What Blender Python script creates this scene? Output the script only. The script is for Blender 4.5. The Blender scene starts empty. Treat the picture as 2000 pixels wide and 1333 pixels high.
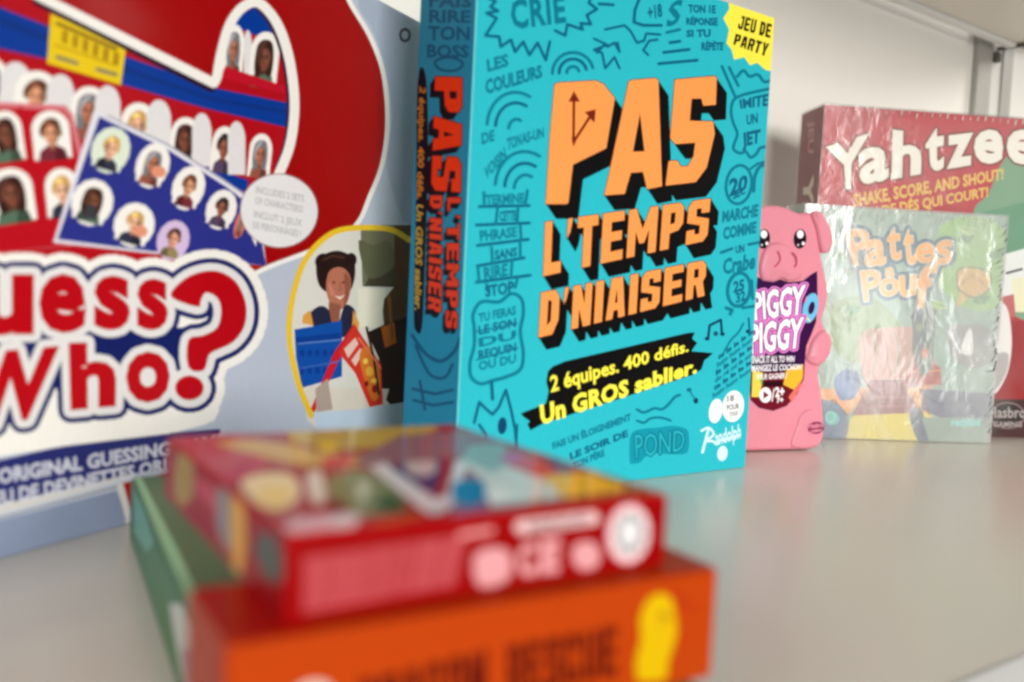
import bpy, bmesh, math, random
import numpy as np
from mathutils import Vector, Matrix
from mathutils.geometry import delaunay_2d_cdt
random.seed(7)
sc = bpy.context.scene
COL = sc.collection

# ------------------------------------------------------------------ camera
F, PITCH, ROLL, CAMH = 1777.5, 0.06169, 0.04951, 0.10851     # focal length in photo pixels (photo 2000x1333)
_cp, _sp, _cr, _sr = math.cos(PITCH), math.sin(PITCH), math.cos(ROLL), math.sin(ROLL)
FW = Vector((0, _cp, -_sp)); U0 = Vector((0, _sp, _cp)); R0 = Vector((1, 0, 0))
RT = R0 * _cr + U0 * _sr
UP = U0 * _cr - R0 * _sr
EYE = Vector((0, 0, CAMH))
cd = bpy.data.cameras.new('camera'); cam = bpy.data.objects.new('camera', cd); COL.objects.link(cam); sc.camera = cam
cd.sensor_fit = 'HORIZONTAL'; cd.sensor_width = 36.0; cd.lens = F / 2000 * 36.0
cd.clip_start = 0.005; cd.clip_end = 60
cam.matrix_world = Matrix(((RT.x, UP.x, -FW.x, EYE.x), (RT.y, UP.y, -FW.y, EYE.y), (RT.z, UP.z, -FW.z, EYE.z), (0, 0, 0, 1)))
cd.dof.use_dof = True; cd.dof.focus_distance = 0.60; cd.dof.aperture_blades = 0
cd.dof.aperture_fstop = (cd.lens / 1000) / 0.0051      # a 5.1 mm wide aperture

# ------------------------------------------------------------------ world, lamps, exposure
w = bpy.data.worlds.new('World'); sc.world = w; w.use_nodes = True
nt = w.node_tree
bg = nt.nodes['Background']
tc = nt.nodes.new('ShaderNodeTexCoord'); sx = nt.nodes.new('ShaderNodeSeparateXYZ')
rmp = nt.nodes.new('ShaderNodeValToRGB')
nt.links.new(tc.outputs['Generated'], sx.inputs[0]); nt.links.new(sx.outputs['Z'], rmp.inputs[0])
rmp.color_ramp.elements[0].position = 0.0; rmp.color_ramp.elements[0].color = (0.30, 0.27, 0.24, 1)
rmp.color_ramp.elements[1].position = 0.6; rmp.color_ramp.elements[1].color = (0.80, 0.80, 0.80, 1)
nt.links.new(rmp.outputs[0], bg.inputs['Color']); bg.inputs['Strength'].default_value = 0.32
def area(name, loc, target, sx_, sy_, power, col):
    l = bpy.data.lights.new(name, 'AREA'); l.shape = 'RECTANGLE'; l.size = sx_; l.size_y = sy_; l.energy = power; l.color = col
    o = bpy.data.objects.new(name, l); COL.objects.link(o); o.location = loc
    o.rotation_euler = (Vector(target) - Vector(loc)).to_track_quat('-Z', 'Y').to_euler()
    return o
area('window_light', (1.15, -2.35, 0.62), (0.2, 0.6, 0.15), 1.3, 0.9, 112, (1.0, 0.965, 0.91))
area('left_fill_light', (-1.35, -1.75, 1.15), (0.0, 0.5, 0.1), 0.9, 0.7, 22, (0.93, 0.97, 1.0))  # added fill lamp, front left, to brighten the turquoise box's spine
area('wrap_glare_light', (1.31, -0.89, 0.0), (0.275, 0.70, 0.07), 0.14, 0.42, 2.4, (0.95, 0.98, 1.0))  # added lamp, set where the green box's wrap mirrors it as a glare band
area('hall_light', (2.3, 1.3, 1.1), (0.9, 1.5, 0.3), 0.6, 0.6, 26, (1.0, 0.96, 0.90))
vs = sc.view_settings
vs.view_transform = 'Standard'; vs.look = 'None'; vs.exposure = -0.17; vs.gamma = 1.0; vs.use_curve_mapping = False
try:
    sc.cycles.use_denoising = True
    sc.cycles.sample_clamp_indirect = 3.0
    sc.cycles.filter_width = 2.8
    sc.cycles.transparent_max_bounces = 16
except Exception: pass

# ------------------------------------------------------------------ materials
def lin(c):
    r = []
    for v in c:
        v = max(0.0, min(1.0, v / 255.0))
        r.append(v / 12.92 if v <= 0.04045 else ((v + 0.055) / 1.055) ** 2.4)
    return tuple(r)
_M = {}
def mat(rgb, rough=0.42, coat=0.0, grain=0.05, bump=0.03, scale=900.0, spec=0.10, metal=0.0):
    """ink or paint of one colour: fine fibre grain in tone and relief"""
    k = (tuple(rgb), rough, coat, grain, bump, scale, spec, metal)
    if k in _M: return _M[k]
    m = bpy.data.materials.new('ink_%d_%d_%d' % tuple(int(v) for v in rgb)); m.use_nodes = True
    n = m.node_tree; b = n.nodes['Principled BSDF']
    c = lin(rgb)
    tcn = n.nodes.new('ShaderNodeTexCoord')
    nz = n.nodes.new('ShaderNodeTexNoise'); nz.inputs['Scale'].default_value = scale; nz.inputs['Detail'].default_value = 3
    n.links.new(tcn.outputs['Object'], nz.inputs['Vector'])
    mx = n.nodes.new('ShaderNodeMix'); mx.data_type = 'RGBA'
    n.links.new(nz.outputs['Fac'], mx.inputs[0])
    mx.inputs[6].default_value = tuple(max(0.0, v * (1 - grain) - 0.002) for v in c) + (1,)
    mx.inputs[7].default_value = tuple(min(1.0, v * (1 + grain) + grain * 0.02) for v in c) + (1,)
    n.links.new(mx.outputs[2], b.inputs['Base Color'])
    b.inputs['Roughness'].default_value = rough; b.inputs['Coat Weight'].default_value = coat
    b.inputs['Coat Roughness'].default_value = 0.12; b.inputs['Specular IOR Level'].default_value = spec
    b.inputs['Metallic'].default_value = metal
    if bump:
        bp = n.nodes.new('ShaderNodeBump'); bp.inputs['Strength'].default_value = bump; bp.inputs['Distance'].default_value = 0.0004
        n.links.new(nz.outputs['Fac'], bp.inputs['Height']); n.links.new(bp.outputs[0], b.inputs['Normal'])
    _M[k] = m; return m
def film(name, milk, scale, strength, dist, base=0.18, stretch=(1, 1, 1), warp=0.25, patch=14):
    """clear crinkled shrink film: transparent with sharp wrinkled reflections and a faint milky cast"""
    m = bpy.data.materials.new(name); m.use_nodes = True
    n = m.node_tree; n.nodes.clear(); L = n.links
    out = n.nodes.new('ShaderNodeOutputMaterial')
    tcn = n.nodes.new('ShaderNodeTexCoord'); mp = n.nodes.new('ShaderNodeMapping'); mp.inputs['Scale'].default_value = stretch
    L.new(tcn.outputs['Object'], mp.inputs[0])
    nz = n.nodes.new('ShaderNodeTexNoise'); nz.inputs['Scale'].default_value = scale; nz.inputs['Detail'].default_value = 3.5; nz.inputs['Roughness'].default_value = 0.5
    nz.inputs['Distortion'].default_value = 0.5
    L.new(mp.outputs[0], nz.inputs['Vector'])
    vo = n.nodes.new('ShaderNodeTexVoronoi'); vo.feature = 'DISTANCE_TO_EDGE'; vo.inputs['Scale'].default_value = scale * 0.9
    add = n.nodes.new('ShaderNodeVectorMath'); add.operation = 'ADD'
    sc2 = n.nodes.new('ShaderNodeVectorMath'); sc2.operation = 'SCALE'; sc2.inputs[3].default_value = warp / scale * 8
    L.new(nz.outputs['Color'], sc2.inputs[0]); L.new(mp.outputs[0], add.inputs[0]); L.new(sc2.outputs[0], add.inputs[1]); L.new(add.outputs[0], vo.inputs['Vector'])
    ma = n.nodes.new('ShaderNodeMath'); ma.operation = 'MULTIPLY_ADD'; ma.inputs[1].default_value = 0.7
    L.new(vo.outputs['Distance'], ma.inputs[0]); L.new(nz.outputs['Fac'], ma.inputs[2])
    bp = n.nodes.new('ShaderNodeBump'); bp.inputs['Strength'].default_value = strength; bp.inputs['Distance'].default_value = dist
    L.new(ma.outputs[0], bp.inputs['Height'])
    gl = n.nodes.new('ShaderNodeBsdfGlossy'); gl.inputs['Roughness'].default_value = 0.17; L.new(bp.outputs[0], gl.inputs['Normal'])
    df = n.nodes.new('ShaderNodeBsdfDiffuse'); df.inputs['Color'].default_value = (0.85, 0.87, 0.86, 1); L.new(bp.outputs[0], df.inputs['Normal'])
    tr = n.nodes.new('ShaderNodeBsdfTransparent')
    fr = n.nodes.new('ShaderNodeLayerWeight'); fr.inputs['Blend'].default_value = 0.25; L.new(bp.outputs[0], fr.inputs['Normal'])
    fa = n.nodes.new('ShaderNodeMath'); fa.operation = 'MULTIPLY_ADD'; fa.inputs[1].default_value = 0.3; fa.inputs[2].default_value = base; fa.use_clamp = True
    L.new(fr.outputs['Fresnel'], fa.inputs[0])
    pn = n.nodes.new('ShaderNodeTexNoise'); pn.inputs['Scale'].default_value = patch; pn.inputs['Detail'].default_value = 3
    pn.inputs['Distortion'].default_value = 0.8
    L.new(mp.outputs[0], pn.inputs['Vector'])
    pr0 = n.nodes.new('ShaderNodeMapRange'); pr0.inputs['From Min'].default_value = 0.38; pr0.inputs['From Max'].default_value = 0.66
    pr0.inputs['To Min'].default_value = milk[0]; pr0.inputs['To Max'].default_value = milk[1]; L.new(pn.outputs['Fac'], pr0.inputs['Value'])
    pr1 = n.nodes.new('ShaderNodeMapRange'); pr1.inputs['From Min'].default_value = 0.36; pr1.inputs['From Max'].default_value = 0.64
    pr1.inputs['To Min'].default_value = strength * 0.12; pr1.inputs['To Max'].default_value = strength; L.new(pn.outputs['Fac'], pr1.inputs['Value'])
    L.new(pr1.outputs[0], bp.inputs['Strength'])
    m1 = n.nodes.new('ShaderNodeMixShader'); L.new(pr0.outputs[0], m1.inputs[0]); L.new(tr.outputs[0], m1.inputs[1]); L.new(df.outputs[0], m1.inputs[2])
    m2 = n.nodes.new('ShaderNodeMixShader'); L.new(fa.outputs[0], m2.inputs[0]); L.new(m1.outputs[0], m2.inputs[1]); L.new(gl.outputs[0], m2.inputs[2])
    L.new(m2.outputs[0], out.inputs[0])
    return m

# ------------------------------------------------------------------ object helpers
def tag(o, label=None, cat=None, group=None, kind=None):
    if label: o['label'] = label
    if cat: o['category'] = cat
    if group: o['group'] = group
    if kind: o['kind'] = kind
    return o
def empty(name, loc, rz=0.0):
    o = bpy.data.objects.new(name, None); COL.objects.link(o); o.location = loc; o.rotation_euler = (0, 0, rz)
    o.empty_display_size = 0.02
    return o
def link(name, me, parent=None):
    o = bpy.data.objects.new(name, me); COL.objects.link(o)
    if parent: o.parent = parent
    return o
def bevel_box(name, lo, hi, m, parent=None, r=0.0008, seg=2):
    me = bpy.data.meshes.new(name); bm = bmesh.new()
    bmesh.ops.create_cube(bm, size=1.0)
    for v in bm.verts:
        v.co = Vector([(lo[i] + hi[i]) / 2 + v.co[i] * (hi[i] - lo[i]) for i in range(3)])
    if r: bmesh.ops.bevel(bm, geom=bm.edges[:] + bm.verts[:], offset=r, segments=seg, affect='EDGES', profile=0.5)
    bm.to_mesh(me); bm.free(); me.materials.append(m)
    for p in me.polygons: p.use_smooth = True
    o = link(name, me, parent)
    try:
        md = o.modifiers.new('normals', 'WEIGHTED_NORMAL'); md.keep_sharp = True
    except Exception: pass
    return o

# ------------------------------------------------------------------ printed artwork: painted shapes -> one flat planar map
def catmull(pts, n=6, closed=True):
    out = []; N = len(pts)
    rng = range(N) if closed else range(N - 1)
    for i in rng:
        g = lambda k: pts[k % N] if closed else pts[max(0, min(N - 1, k))]
        p0, p1, p2, p3 = g(i - 1), g(i), g(i + 1), g(i + 2)
        for j in range(n):
            t = j / n
            out.append(tuple(0.5 * ((2 * p1[k]) + (-p0[k] + p2[k]) * t + (2 * p0[k] - 5 * p1[k] + 4 * p2[k] - p3[k]) * t * t + (-p0[k] + 3 * p1[k] - 3 * p2[k] + p3[k]) * t ** 3) for k in (0, 1)))
    if not closed: out.append(tuple(pts[-1]))
    return out
def ell(cx, cy, rx, ry, rot=0.0, n=28, a0=0.0, a1=360.0):
    c, s = math.cos(math.radians(rot)), math.sin(math.radians(rot)); r = []
    full = abs(a1 - a0) >= 359.9; m = n if full else n + 1
    for i in range(m):
        a = math.radians(a0 + (a1 - a0) * i / n)
        x, y = rx * math.cos(a), ry * math.sin(a); r.append((cx + x * c - y * s, cy + x * s + y * c))
    return r
def quad_map(q):
    """q = TL, TR, BR, BL ; (u,v) with v=0 at the bottom"""
    TL, TR, BR, BL = q
    def f(u, v):
        return tuple(BL[k] * (1 - u) * (1 - v) + BR[k] * u * (1 - v) + TL[k] * (1 - u) * v + TR[k] * u * v for k in (0, 1))
    return f
_tc = {}
def text_tris(s, off=0.0, res=3, shear=0.0, sp=1.0):
    k = (s, off, res, shear, sp)
    if k in _tc: return _tc[k]
    cu = bpy.data.curves.new('t', 'FONT'); cu.body = s; cu.offset = off; cu.resolution_u = res; cu.fill_mode = 'FRONT'; cu.shear = shear; cu.space_character = sp
    o = bpy.data.objects.new('t', cu); COL.objects.link(o)
    me = o.to_mesh(); V = [tuple(v.co[:2]) for v in me.vertices]
    T = [[V[i] for i in p.vertices] for p in me.polygons]
    cnt = {}
    for p in me.polygons:
        vs_ = list(p.vertices)
        for a, b in zip(vs_, vs_[1:] + vs_[:1]):
            e = (min(V[a], V[b]), max(V[a], V[b])); cnt[e] = cnt.get(e, 0) + 1
    E = [e for e, c in cnt.items() if c == 1]
    o.to_mesh_clear(); bpy.data.objects.remove(o); bpy.data.curves.remove(cu)
    _tc[k] = (T, E); return T, E
CAPH = max(p[1] for t in text_tris('H')[0] for p in t)
# block capitals: outer outline and holes in a unit cell
def _o(*a): return [tuple(p) for p in a]
B = {
 'L': ([_o((0,0),(1,0),(1,.22),(.42,.22),(.42,1),(0,1))], []),
 "'": ([_o((.15,.62),(.55,.74),(.9,1),(.15,1))], []),
 'T': ([_o((.3,0),(.7,0),(.7,.79),(1,.79),(1,1),(0,1),(0,.79),(.3,.79))], []),
 'E': ([_o((0,0),(1,0),(1,.2),(.42,.2),(.42,.41),(.92,.41),(.92,.6),(.42,.6),(.42,.8),(1,.8),(1,1),(0,1))], []),
 'M': ([_o((0,0),(.27,0),(.27,.52),(.42,.25),(.58,.25),(.73,.52),(.73,0),(1,0),(1,1),(.74,1),(.5,.55),(.26,1),(0,1))], []),
 'P': ([_o((0,0),(.4,0),(.4,.34),(.8,.38),(1,.52),(1,.88),(.82,1),(0,1))], [_o((.4,.54),(.62,.56),(.62,.8),(.4,.8))]),
 'S': ([_o((0,0),(.8,0),(1,.14),(1,.52),(.4,.62),(.4,.8),(.62,.8),(.64,.68),(1,.68),(1,1),(.2,1),(0,.86),(0,.5),(.6,.4),(.6,.2),(.38,.2),(.36,.32),(0,.32))], []),
 'D': ([_o((0,0),(.72,0),(1,.3),(1,.82),(.76,1),(0,1))], [_o((.4,.22),(.6,.32),(.6,.76),(.4,.8))]),
 'N': ([_o((0,0),(.36,0),(.36,.45),(.62,0),(1,0),(1,1),(.64,1),(.64,.52),(.38,1),(0,1))], []),
 'I': ([_o((0,0),(1,0),(1,1),(0,1))], []),
 'A': ([_o((0,0),(.34,0),(.39,.2),(.62,.2),(.66,0),(1,0),(.8,1),(.2,1))], [_o((.43,.38),(.58,.38),(.51,.74))]),
 'R': ([_o((0,0),(.38,0),(.38,.36),(.5,.36),(.64,0),(1,0),(.86,.42),(1,.54),(1,.86),(.8,1),(0,1))], [_o((.38,.56),(.62,.56),(.62,.8),(.38,.8))]),
 'O': ([_o((0,.18),(.2,0),(.8,0),(1,.18),(1,.82),(.8,1),(.2,1),(0,.82))], [_o((.38,.22),(.62,.22),(.62,.78),(.38,.78))]),
 'G': ([_o((0,.18),(.2,0),(1,0),(1,.55),(.55,.55),(.55,.38),(.64,.38),(.64,.2),(.38,.2),(.38,.8),(.62,.8),(.62,.7),(1,.7),(1,.84),(.82,1),(.2,1),(0,.82))], []),
 'C': ([_o((0,.18),(.2,0),(.82,0),(1,.16),(1,.36),(.62,.36),(.62,.2),(.38,.2),(.38,.8),(.62,.8),(.62,.66),(1,.66),(1,.84),(.82,1),(.2,1),(0,.82))], []),
 'U': ([_o((0,.18),(.2,0),(.8,0),(1,.18),(1,1),(.62,1),(.62,.2),(.38,.2),(.38,1),(0,1))], []),
 'J': ([_o((0,.16),(.2,0),(.8,0),(1,.18),(1,1),(.35,1),(.35,.8),(.62,.8),(.62,.2),(.38,.2),(.38,.36),(0,.36))], []),
 'Y': ([_o((.3,0),(.7,0),(.7,.4),(1,1),(.62,1),(.5,.62),(.38,1),(0,1),(.3,.4))], []),
}
BW = {"'": .32, 'I': .42, 'M': 1.35, 'L': .8, 'T': .95, ' ': .45}

class Art:
    """shapes painted in order, given in the photo's pixels on a plane of a thing; build() makes one flat map per part"""
    def __init__(s, to2d): s.to2d = to2d; s.items = []; s.cur = None
    def part(s, name): s.cur = name
    def poly(s, pts, c, part=None): s.items.append(([list(pts)], c, part or s.cur))
    def polys(s, L, c, part=None): s.items.append((L, c, part or s.cur))
    def rnd(s, pts, c, n=5): s.poly(catmull(pts, n), c)
    def stroke(s, pts, w, c, closed=False, n=7):
        L = []; P = list(pts); r = w / 2.0
        seg = list(zip(P, P[1:])) + ([(P[-1], P[0])] if closed else [])
        for a, b in seg:
            dx, dy = b[0] - a[0], b[1] - a[1]; d = math.hypot(dx, dy)
            if d < 1e-6: continue
            nx, ny = -dy / d * r, dx / d * r
            L.append([(a[0] + nx, a[1] + ny), (b[0] + nx, b[1] + ny), (b[0] - nx, b[1] - ny), (a[0] - nx, a[1] - ny)])
        if w > 1.2:
            for p in P: L.append(ell(p[0], p[1], r, r, n=n))
        s.polys(L, c)
    def _txt(s, str_, fit, off, res, shear, sp=1.0):
        T, E = text_tris(str_, off, res, shear, sp)
        X = [p[0] for t in T for p in t]; x0, x1 = min(X), max(X)
        if fit: Y = [p[1] for t in T for p in t]; y0, y1 = min(Y), max(Y)
        else: y0, y1 = 0.0, CAPH
        nf = lambda p: ((p[0] - x0) / (x1 - x0), (p[1] - y0) / (y1 - y0))
        return [[nf(p) for p in t] for t in T], [(nf(a), nf(b)) for a, b in E]
    def text(s, str_, q, c, off=0.01, fit=False, res=2, outline=(), shear=0.0, sp=1.0):
        """outline = ((width_px, colour), ...) painted widest first under the letters"""
        T, E = s._txt(str_, fit, off, res, shear, sp); f = quad_map(q)
        for wd, oc in outline: s.edges([(f(*a), f(*b)) for a, b in E], wd, oc)
        s.polys([[f(*p) for p in t] for t in T], c)
    def edges(s, EE, wd, oc, n=9):
        L = []; r = wd / 2; seen = set()
        for a, b in EE:
            dx, dy = b[0] - a[0], b[1] - a[1]; d = math.hypot(dx, dy)
            if d < 1e-6: continue
            nx, ny = -dy / d * r, dx / d * r
            L.append([(a[0] + nx, a[1] + ny), (b[0] + nx, b[1] + ny), (b[0] - nx, b[1] - ny), (a[0] - nx, a[1] - ny)])
            for p in (a, b):
                k = (round(p[0], 1), round(p[1], 1))
                if k in seen: continue
                seen.add(k); L.append(ell(p[0], p[1], r, r, n=n))
        s.polys(L, oc)
    def glyphs(s, lst, c, outline=(), off=0.03, res=3):
        G = []
        for ch, q in lst:
            T, E = s._txt(ch, True, off, res, 0.0); f = quad_map(q)
            G.append(([[f(*p) for p in t] for t in T], [(f(*a), f(*b)) for a, b in E]))
        for wd, oc in outline:
            for T, E in G: s.edges(E, wd, oc); s.polys(T, oc)
        for T, E in G: s.polys(T, c)
    def block3d(s, outers, holes, c, dark, d, rim=0.0):
        """capital letters with a black block shade falling along d"""
        L = []
        for o in outers:
            for k in (0.34, 0.67, 1.0): L.append([(x + d[0] * k, y + d[1] * k) for x, y in o])
            for a, b in zip(o, o[1:] + o[:1]):
                L.append([a, b, (b[0] + d[0], b[1] + d[1]), (a[0] + d[0], a[1] + d[1])])
        s.polys(L, dark)
        if rim:
            for o in outers: s.stroke(o, rim, dark, closed=True)
        s.face_items = getattr(s, 'face_items', [])
        s.face_items.append((outers, holes, c, dark))
    def flush(s):
        for outers, holes, c, dark in getattr(s, 'face_items', []):
            for o in outers: s.poly(o, c)
            for h in holes: s.poly(h, dark)
        s.face_items = []
    def word(s, str_, q, c, dark, d=None, gap=.16, rim=0.0, flush=True):
        f = quad_map(q); tot = sum(BW.get(ch, 1.0) for ch in str_) + gap * (len(str_) - 1); x = 0.0
        for ch in str_:
            wd = BW.get(ch, 1.0)
            if ch in B:
                outs, hs = B[ch]
                mp = lambda p: f((x + p[0] * wd) / tot, p[1])
                O = [[mp(p) for p in o] for o in outs]; Hh = [[mp(p) for p in o] for o in hs]
                if d: s.block3d(O, Hh, c, dark, d, rim)
                else:
                    for o in O: s.poly(o, c)
                    for h in Hh: s.poly(h, dark)
            x += wd + gap
        if d and flush: s.flush()
    def build(s, to3d, parent, matf, base_part, clip=True, normal=None):
        """planar map; the first item is the sheet everything is clipped to"""
        V = []; Fc = []; src = []
        for idx, (L, c, part) in enumerate(s.items):
            for P in L:
                Q = [s.to2d(p) if not (idx == 0 and clip) else p for p in P]
                ar = sum(a[0] * b[1] - b[0] * a[1] for a, b in zip(Q, Q[1:] + Q[:1]))
                if abs(ar) < 1e-5: continue
                if ar < 0: Q.reverse()
                Fc.append(list(range(len(V), len(V) + len(Q)))); V += [Vector(p) for p in Q]; src.append(idx)
        EG = []
        for f in Fc: EG += [(f[k], f[(k + 1) % len(f)]) for k in range(len(f))]
        v2, e2, f2, ov, oe, of = delaunay_2d_cdt(V, EG, [], 0, 1e-4, False)
        VX = np.array([(p[0], p[1]) for p in v2]); TR = np.array([tuple(f) for f in f2])
        CC = VX[TR].mean(axis=1); order_ = np.argsort(CC[:, 0]); CX_ = CC[order_, 0]; CY_ = CC[order_, 1]
        own = np.full(len(TR), -1); base = np.zeros(len(TR), bool)
        for f, idx in zip(Fc, src):
            Pn = np.array([(V[k][0], V[k][1]) for k in f]); lo = Pn.min(0); hi = Pn.max(0)
            a0, a1 = np.searchsorted(CX_, (lo[0], hi[0]))
            if a1 <= a0: continue
            yy = CY_[a0:a1]; sel = np.nonzero((yy >= lo[1]) & (yy <= hi[1]))[0]
            if not len(sel): continue
            x = CX_[a0:a1][sel]; y = yy[sel]; wn = np.zeros(len(sel), int); Qn = np.roll(Pn, -1, 0)
            for (ax, ay), (bx0, by0) in zip(Pn, Qn):
                cr = (bx0 - ax) * (y - ay) - (x - ax) * (by0 - ay)
                if ay < by0: wn += (ay <= y) & (by0 > y) & (cr > 0)
                else: wn -= (ay > y) & (by0 <= y) & (cr < 0)
            hit = sel[wn != 0] + a0; own[order_[hit]] = idx
            if idx == 0: base[order_[hit]] = True
        groups = {}
        for k in range(len(TR)):
            if own[k] < 0 or (clip and not base[k]): continue
            L, c, part = s.items[own[k]]
            groups.setdefault(part or base_part, []).append(([int(q) for q in TR[k]], c))
        order = [base_part] + [k for k in groups if k != base_part]; objs = {}
        for name in order:
            if name not in groups: continue
            me = bpy.data.meshes.new(name); mats = {}; vm = {}; vv = []; ff = []; mi = []
            for f, c in groups[name]:
                ids = []
                for i in f:
                    if i not in vm: vm[i] = len(vv); vv.append(to3d(v2[i]))
                    ids.append(vm[i])
                ff.append(ids); mi.append(mats.setdefault(c, len(mats)))
            me.from_pydata(vv, [], ff)
            for c in mats: me.materials.append(matf(c))
            me.polygons.foreach_set('material_index', mi); me.update()
            if normal is not None and len(me.polygons) and me.polygons[0].normal.dot(Vector(normal)) < 0: me.flip_normals()
            objs[name] = link(name, me, parent if name == base_part else objs.get(base_part, parent))
        return objs

def pix_ray(p): return FW + RT * ((p[0] - 1000) / F) - UP * ((p[1] - 666.5) / F)
class Box:
    """an upright or lying carton: P = front-left-bottom corner in the world, front face runs along theta"""
    def __init__(s, name, P, th, W, D, H, bodymat, r=0.0008, body='body'):
        s.W, s.D, s.H = W, D, H
        ux, uy = Vector((math.cos(th), math.sin(th), 0)), Vector((-math.sin(th), math.cos(th), 0))
        s.ux, s.uy = ux, uy; s.c = Vector(P) + ux * W / 2 + uy * D / 2
        s.root = empty(name, s.c, th); s.r = r
        if bodymat: s.body = bevel_box(body, (-W / 2, -D / 2, 0), (W / 2, D / 2, H), bodymat, s.root, r)
    def local(s, P):
        d = P - s.c; return Vector((d.dot(s.ux), d.dot(s.uy), d.z))
    def hit(s, p, side, off=0.0):
        d = pix_ray(p); n, q = {'front': (-s.uy, s.c - s.uy * (s.D / 2 + off)), 'left': (-s.ux, s.c - s.ux * (s.W / 2 + off)),
                           'top': (Vector((0, 0, 1)), s.c + Vector((0, 0, s.H + off)))}[side]
        t = (q - EYE).dot(n) / d.dot(n); return s.local(EYE + d * t)
    def art(s, side, base, inset=0.0006, off=0.00018):
        W, D, H = s.W * 1000, s.D * 1000, s.H * 1000; i = inset * 1000
        def t2(p):
            l = s.hit(p, side, off) * 1000
            return {'front': (l.x, l.z), 'left': (-l.y, l.z), 'top': (l.x, l.y)}[side]
        a = Art(t2)
        w2, h0, h1 = {'front': (W / 2, 0, H), 'left': (D / 2, 0, H), 'top': (W / 2, -D / 2, D / 2)}[side]
        a.poly([(-w2 + i, h0 + i), (w2 - i, h0 + i), (w2 - i, h1 - i), (-w2 + i, h1 - i)], base)
        a.to3 = {'front': lambda v: (v[0] / 1000, -s.D / 2 - off, v[1] / 1000), 'left': lambda v: (-s.W / 2 - off, -v[0] / 1000, v[1] / 1000),
                 'top': lambda v: (v[0] / 1000, v[1] / 1000, s.H + off)}[side]
        a.nrm = {'front': (0, -1, 0), 'left': (-1, 0, 0), 'top': (0, 0, 1)}[side]
        return a
    def finish(s, a, name, matf): return a.build(a.to3, s.root, matf, name, True, a.nrm)

# ================================================================== the setting: shelf, wall, upper shelf, uprights
TH = 0.634
SX = Vector((math.cos(TH), math.sin(TH), 0)); SY = Vector((-math.sin(TH), math.cos(TH), 0))   # along the wall / towards the wall
WALLN, FRONTN = 0.548, 0.129                                                                       # distances of wall and shelf front from the camera
def shelf_pt(a, n, z=0.0): return SX * a + SY * n + Vector((0, 0, z))
def shelf_box(name, a0, a1, n0, n1, z0, z1, m, parent=None, r=0.0):
    """a board lying along the wall; object origin at the middle of its underside"""
    c = shelf_pt((a0 + a1) / 2, (n0 + n1) / 2, z0)
    if parent is None:
        o = bevel_box(name, (-(a1 - a0) / 2, -(n1 - n0) / 2, 0), ((a1 - a0) / 2, (n1 - n0) / 2, z1 - z0), m, None, r); o.location = c; o.rotation_euler = (0, 0, TH); return o
    pc = Vector(parent.location); d = c - pc; l = Vector((d.dot(SX), d.dot(SY), d.z))
    return bevel_box(name, (l.x - (a1 - a0) / 2, l.y - (n1 - n0) / 2, l.z), (l.x + (a1 - a0) / 2, l.y + (n1 - n0) / 2, l.z + z1 - z0), m, parent, r)
def laminate(name, rgb, rough, lo=0.94, hi=1.05, scale=60):
    m = bpy.data.materials.new(name); m.use_nodes = True; n = m.node_tree; b = n.nodes['Principled BSDF']; L = n.links
    c = lin(rgb); tcn = n.nodes.new('ShaderNodeTexCoord')
    a = n.nodes.new('ShaderNodeTexNoise'); a.inputs['Scale'].default_value = scale; a.inputs['Detail'].default_value = 8; a.inputs['Roughness'].default_value = 0.7
    f = n.nodes.new('ShaderNodeTexNoise'); f.inputs['Scale'].default_value = 1400; f.inputs['Detail'].default_value = 2
    L.new(tcn.outputs['Object'], a.inputs['Vector']); L.new(tcn.outputs['Object'], f.inputs['Vector'])
    av = n.nodes.new('ShaderNodeMath'); av.operation = 'MULTIPLY_ADD'; av.inputs[1].default_value = 0.5; L.new(f.outputs['Fac'], av.inputs[0])
    hf = n.nodes.new('ShaderNodeMath'); hf.operation = 'MULTIPLY'; hf.inputs[1].default_value = 0.5; L.new(a.outputs['Fac'], hf.inputs[0]); L.new(hf.outputs[0], av.inputs[2])
    mx = n.nodes.new('ShaderNodeMix'); mx.data_type = 'RGBA'; L.new(av.outputs[0], mx.inputs[0])
    mx.inputs[6].default_value = tuple(v * lo for v in c) + (1,); mx.inputs[7].default_value = tuple(min(1, v * hi) for v in c) + (1,)
    L.new(mx.outputs[2], b.inputs['Base Color'])
    r = n.nodes.new('ShaderNodeMapRange'); r.inputs['To Min'].default_value = rough - 0.04; r.inputs['To Max'].default_value = rough + 0.06
    L.new(a.outputs['Fac'], r.inputs['Value']); L.new(r.outputs[0], b.inputs['Roughness'])
    bp = n.nodes.new('ShaderNodeBump'); bp.inputs['Strength'].default_value = 0.02; bp.inputs['Distance'].default_value = 0.0002
    L.new(f.outputs['Fac'], bp.inputs['Height']); L.new(bp.outputs[0], b.inputs['Normal'])
    return m
M_SHELF = laminate('beige_laminate', (207, 201, 190), 0.24, 0.96, 1.03, 260)
M_UNDER = laminate('pale_laminate', (232, 227, 216), 0.4, 0.97, 1.03, 120)
M_WALL = laminate('painted_wall', (232, 230, 224), 0.7)
M_TRIM = laminate('white_trim', (240, 241, 240), 0.4)
M_POST = mat((168, 166, 160), rough=0.4, grain=0.04, bump=0.02)
M_DARK = mat((96, 92, 84), rough=0.5)
M_SLOT = mat((214, 214, 208), rough=0.5)
E_A = 0.985 + 0.165                                                    # right-hand end of the shelves along the wall
s0 = shelf_box('shelf', -1.0, 1.6, FRONTN, WALLN - 0.002, -0.018, 0.0, M_SHELF)
tag(s0, 'beige laminate shelf the game boxes stand on', 'shelf', kind='structure')
shelf_box('front_trim', -1.0, 1.6, FRONTN - 0.030, FRONTN - 0.0006, -0.018, 0.0006, M_TRIM, s0, 0.002)
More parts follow.
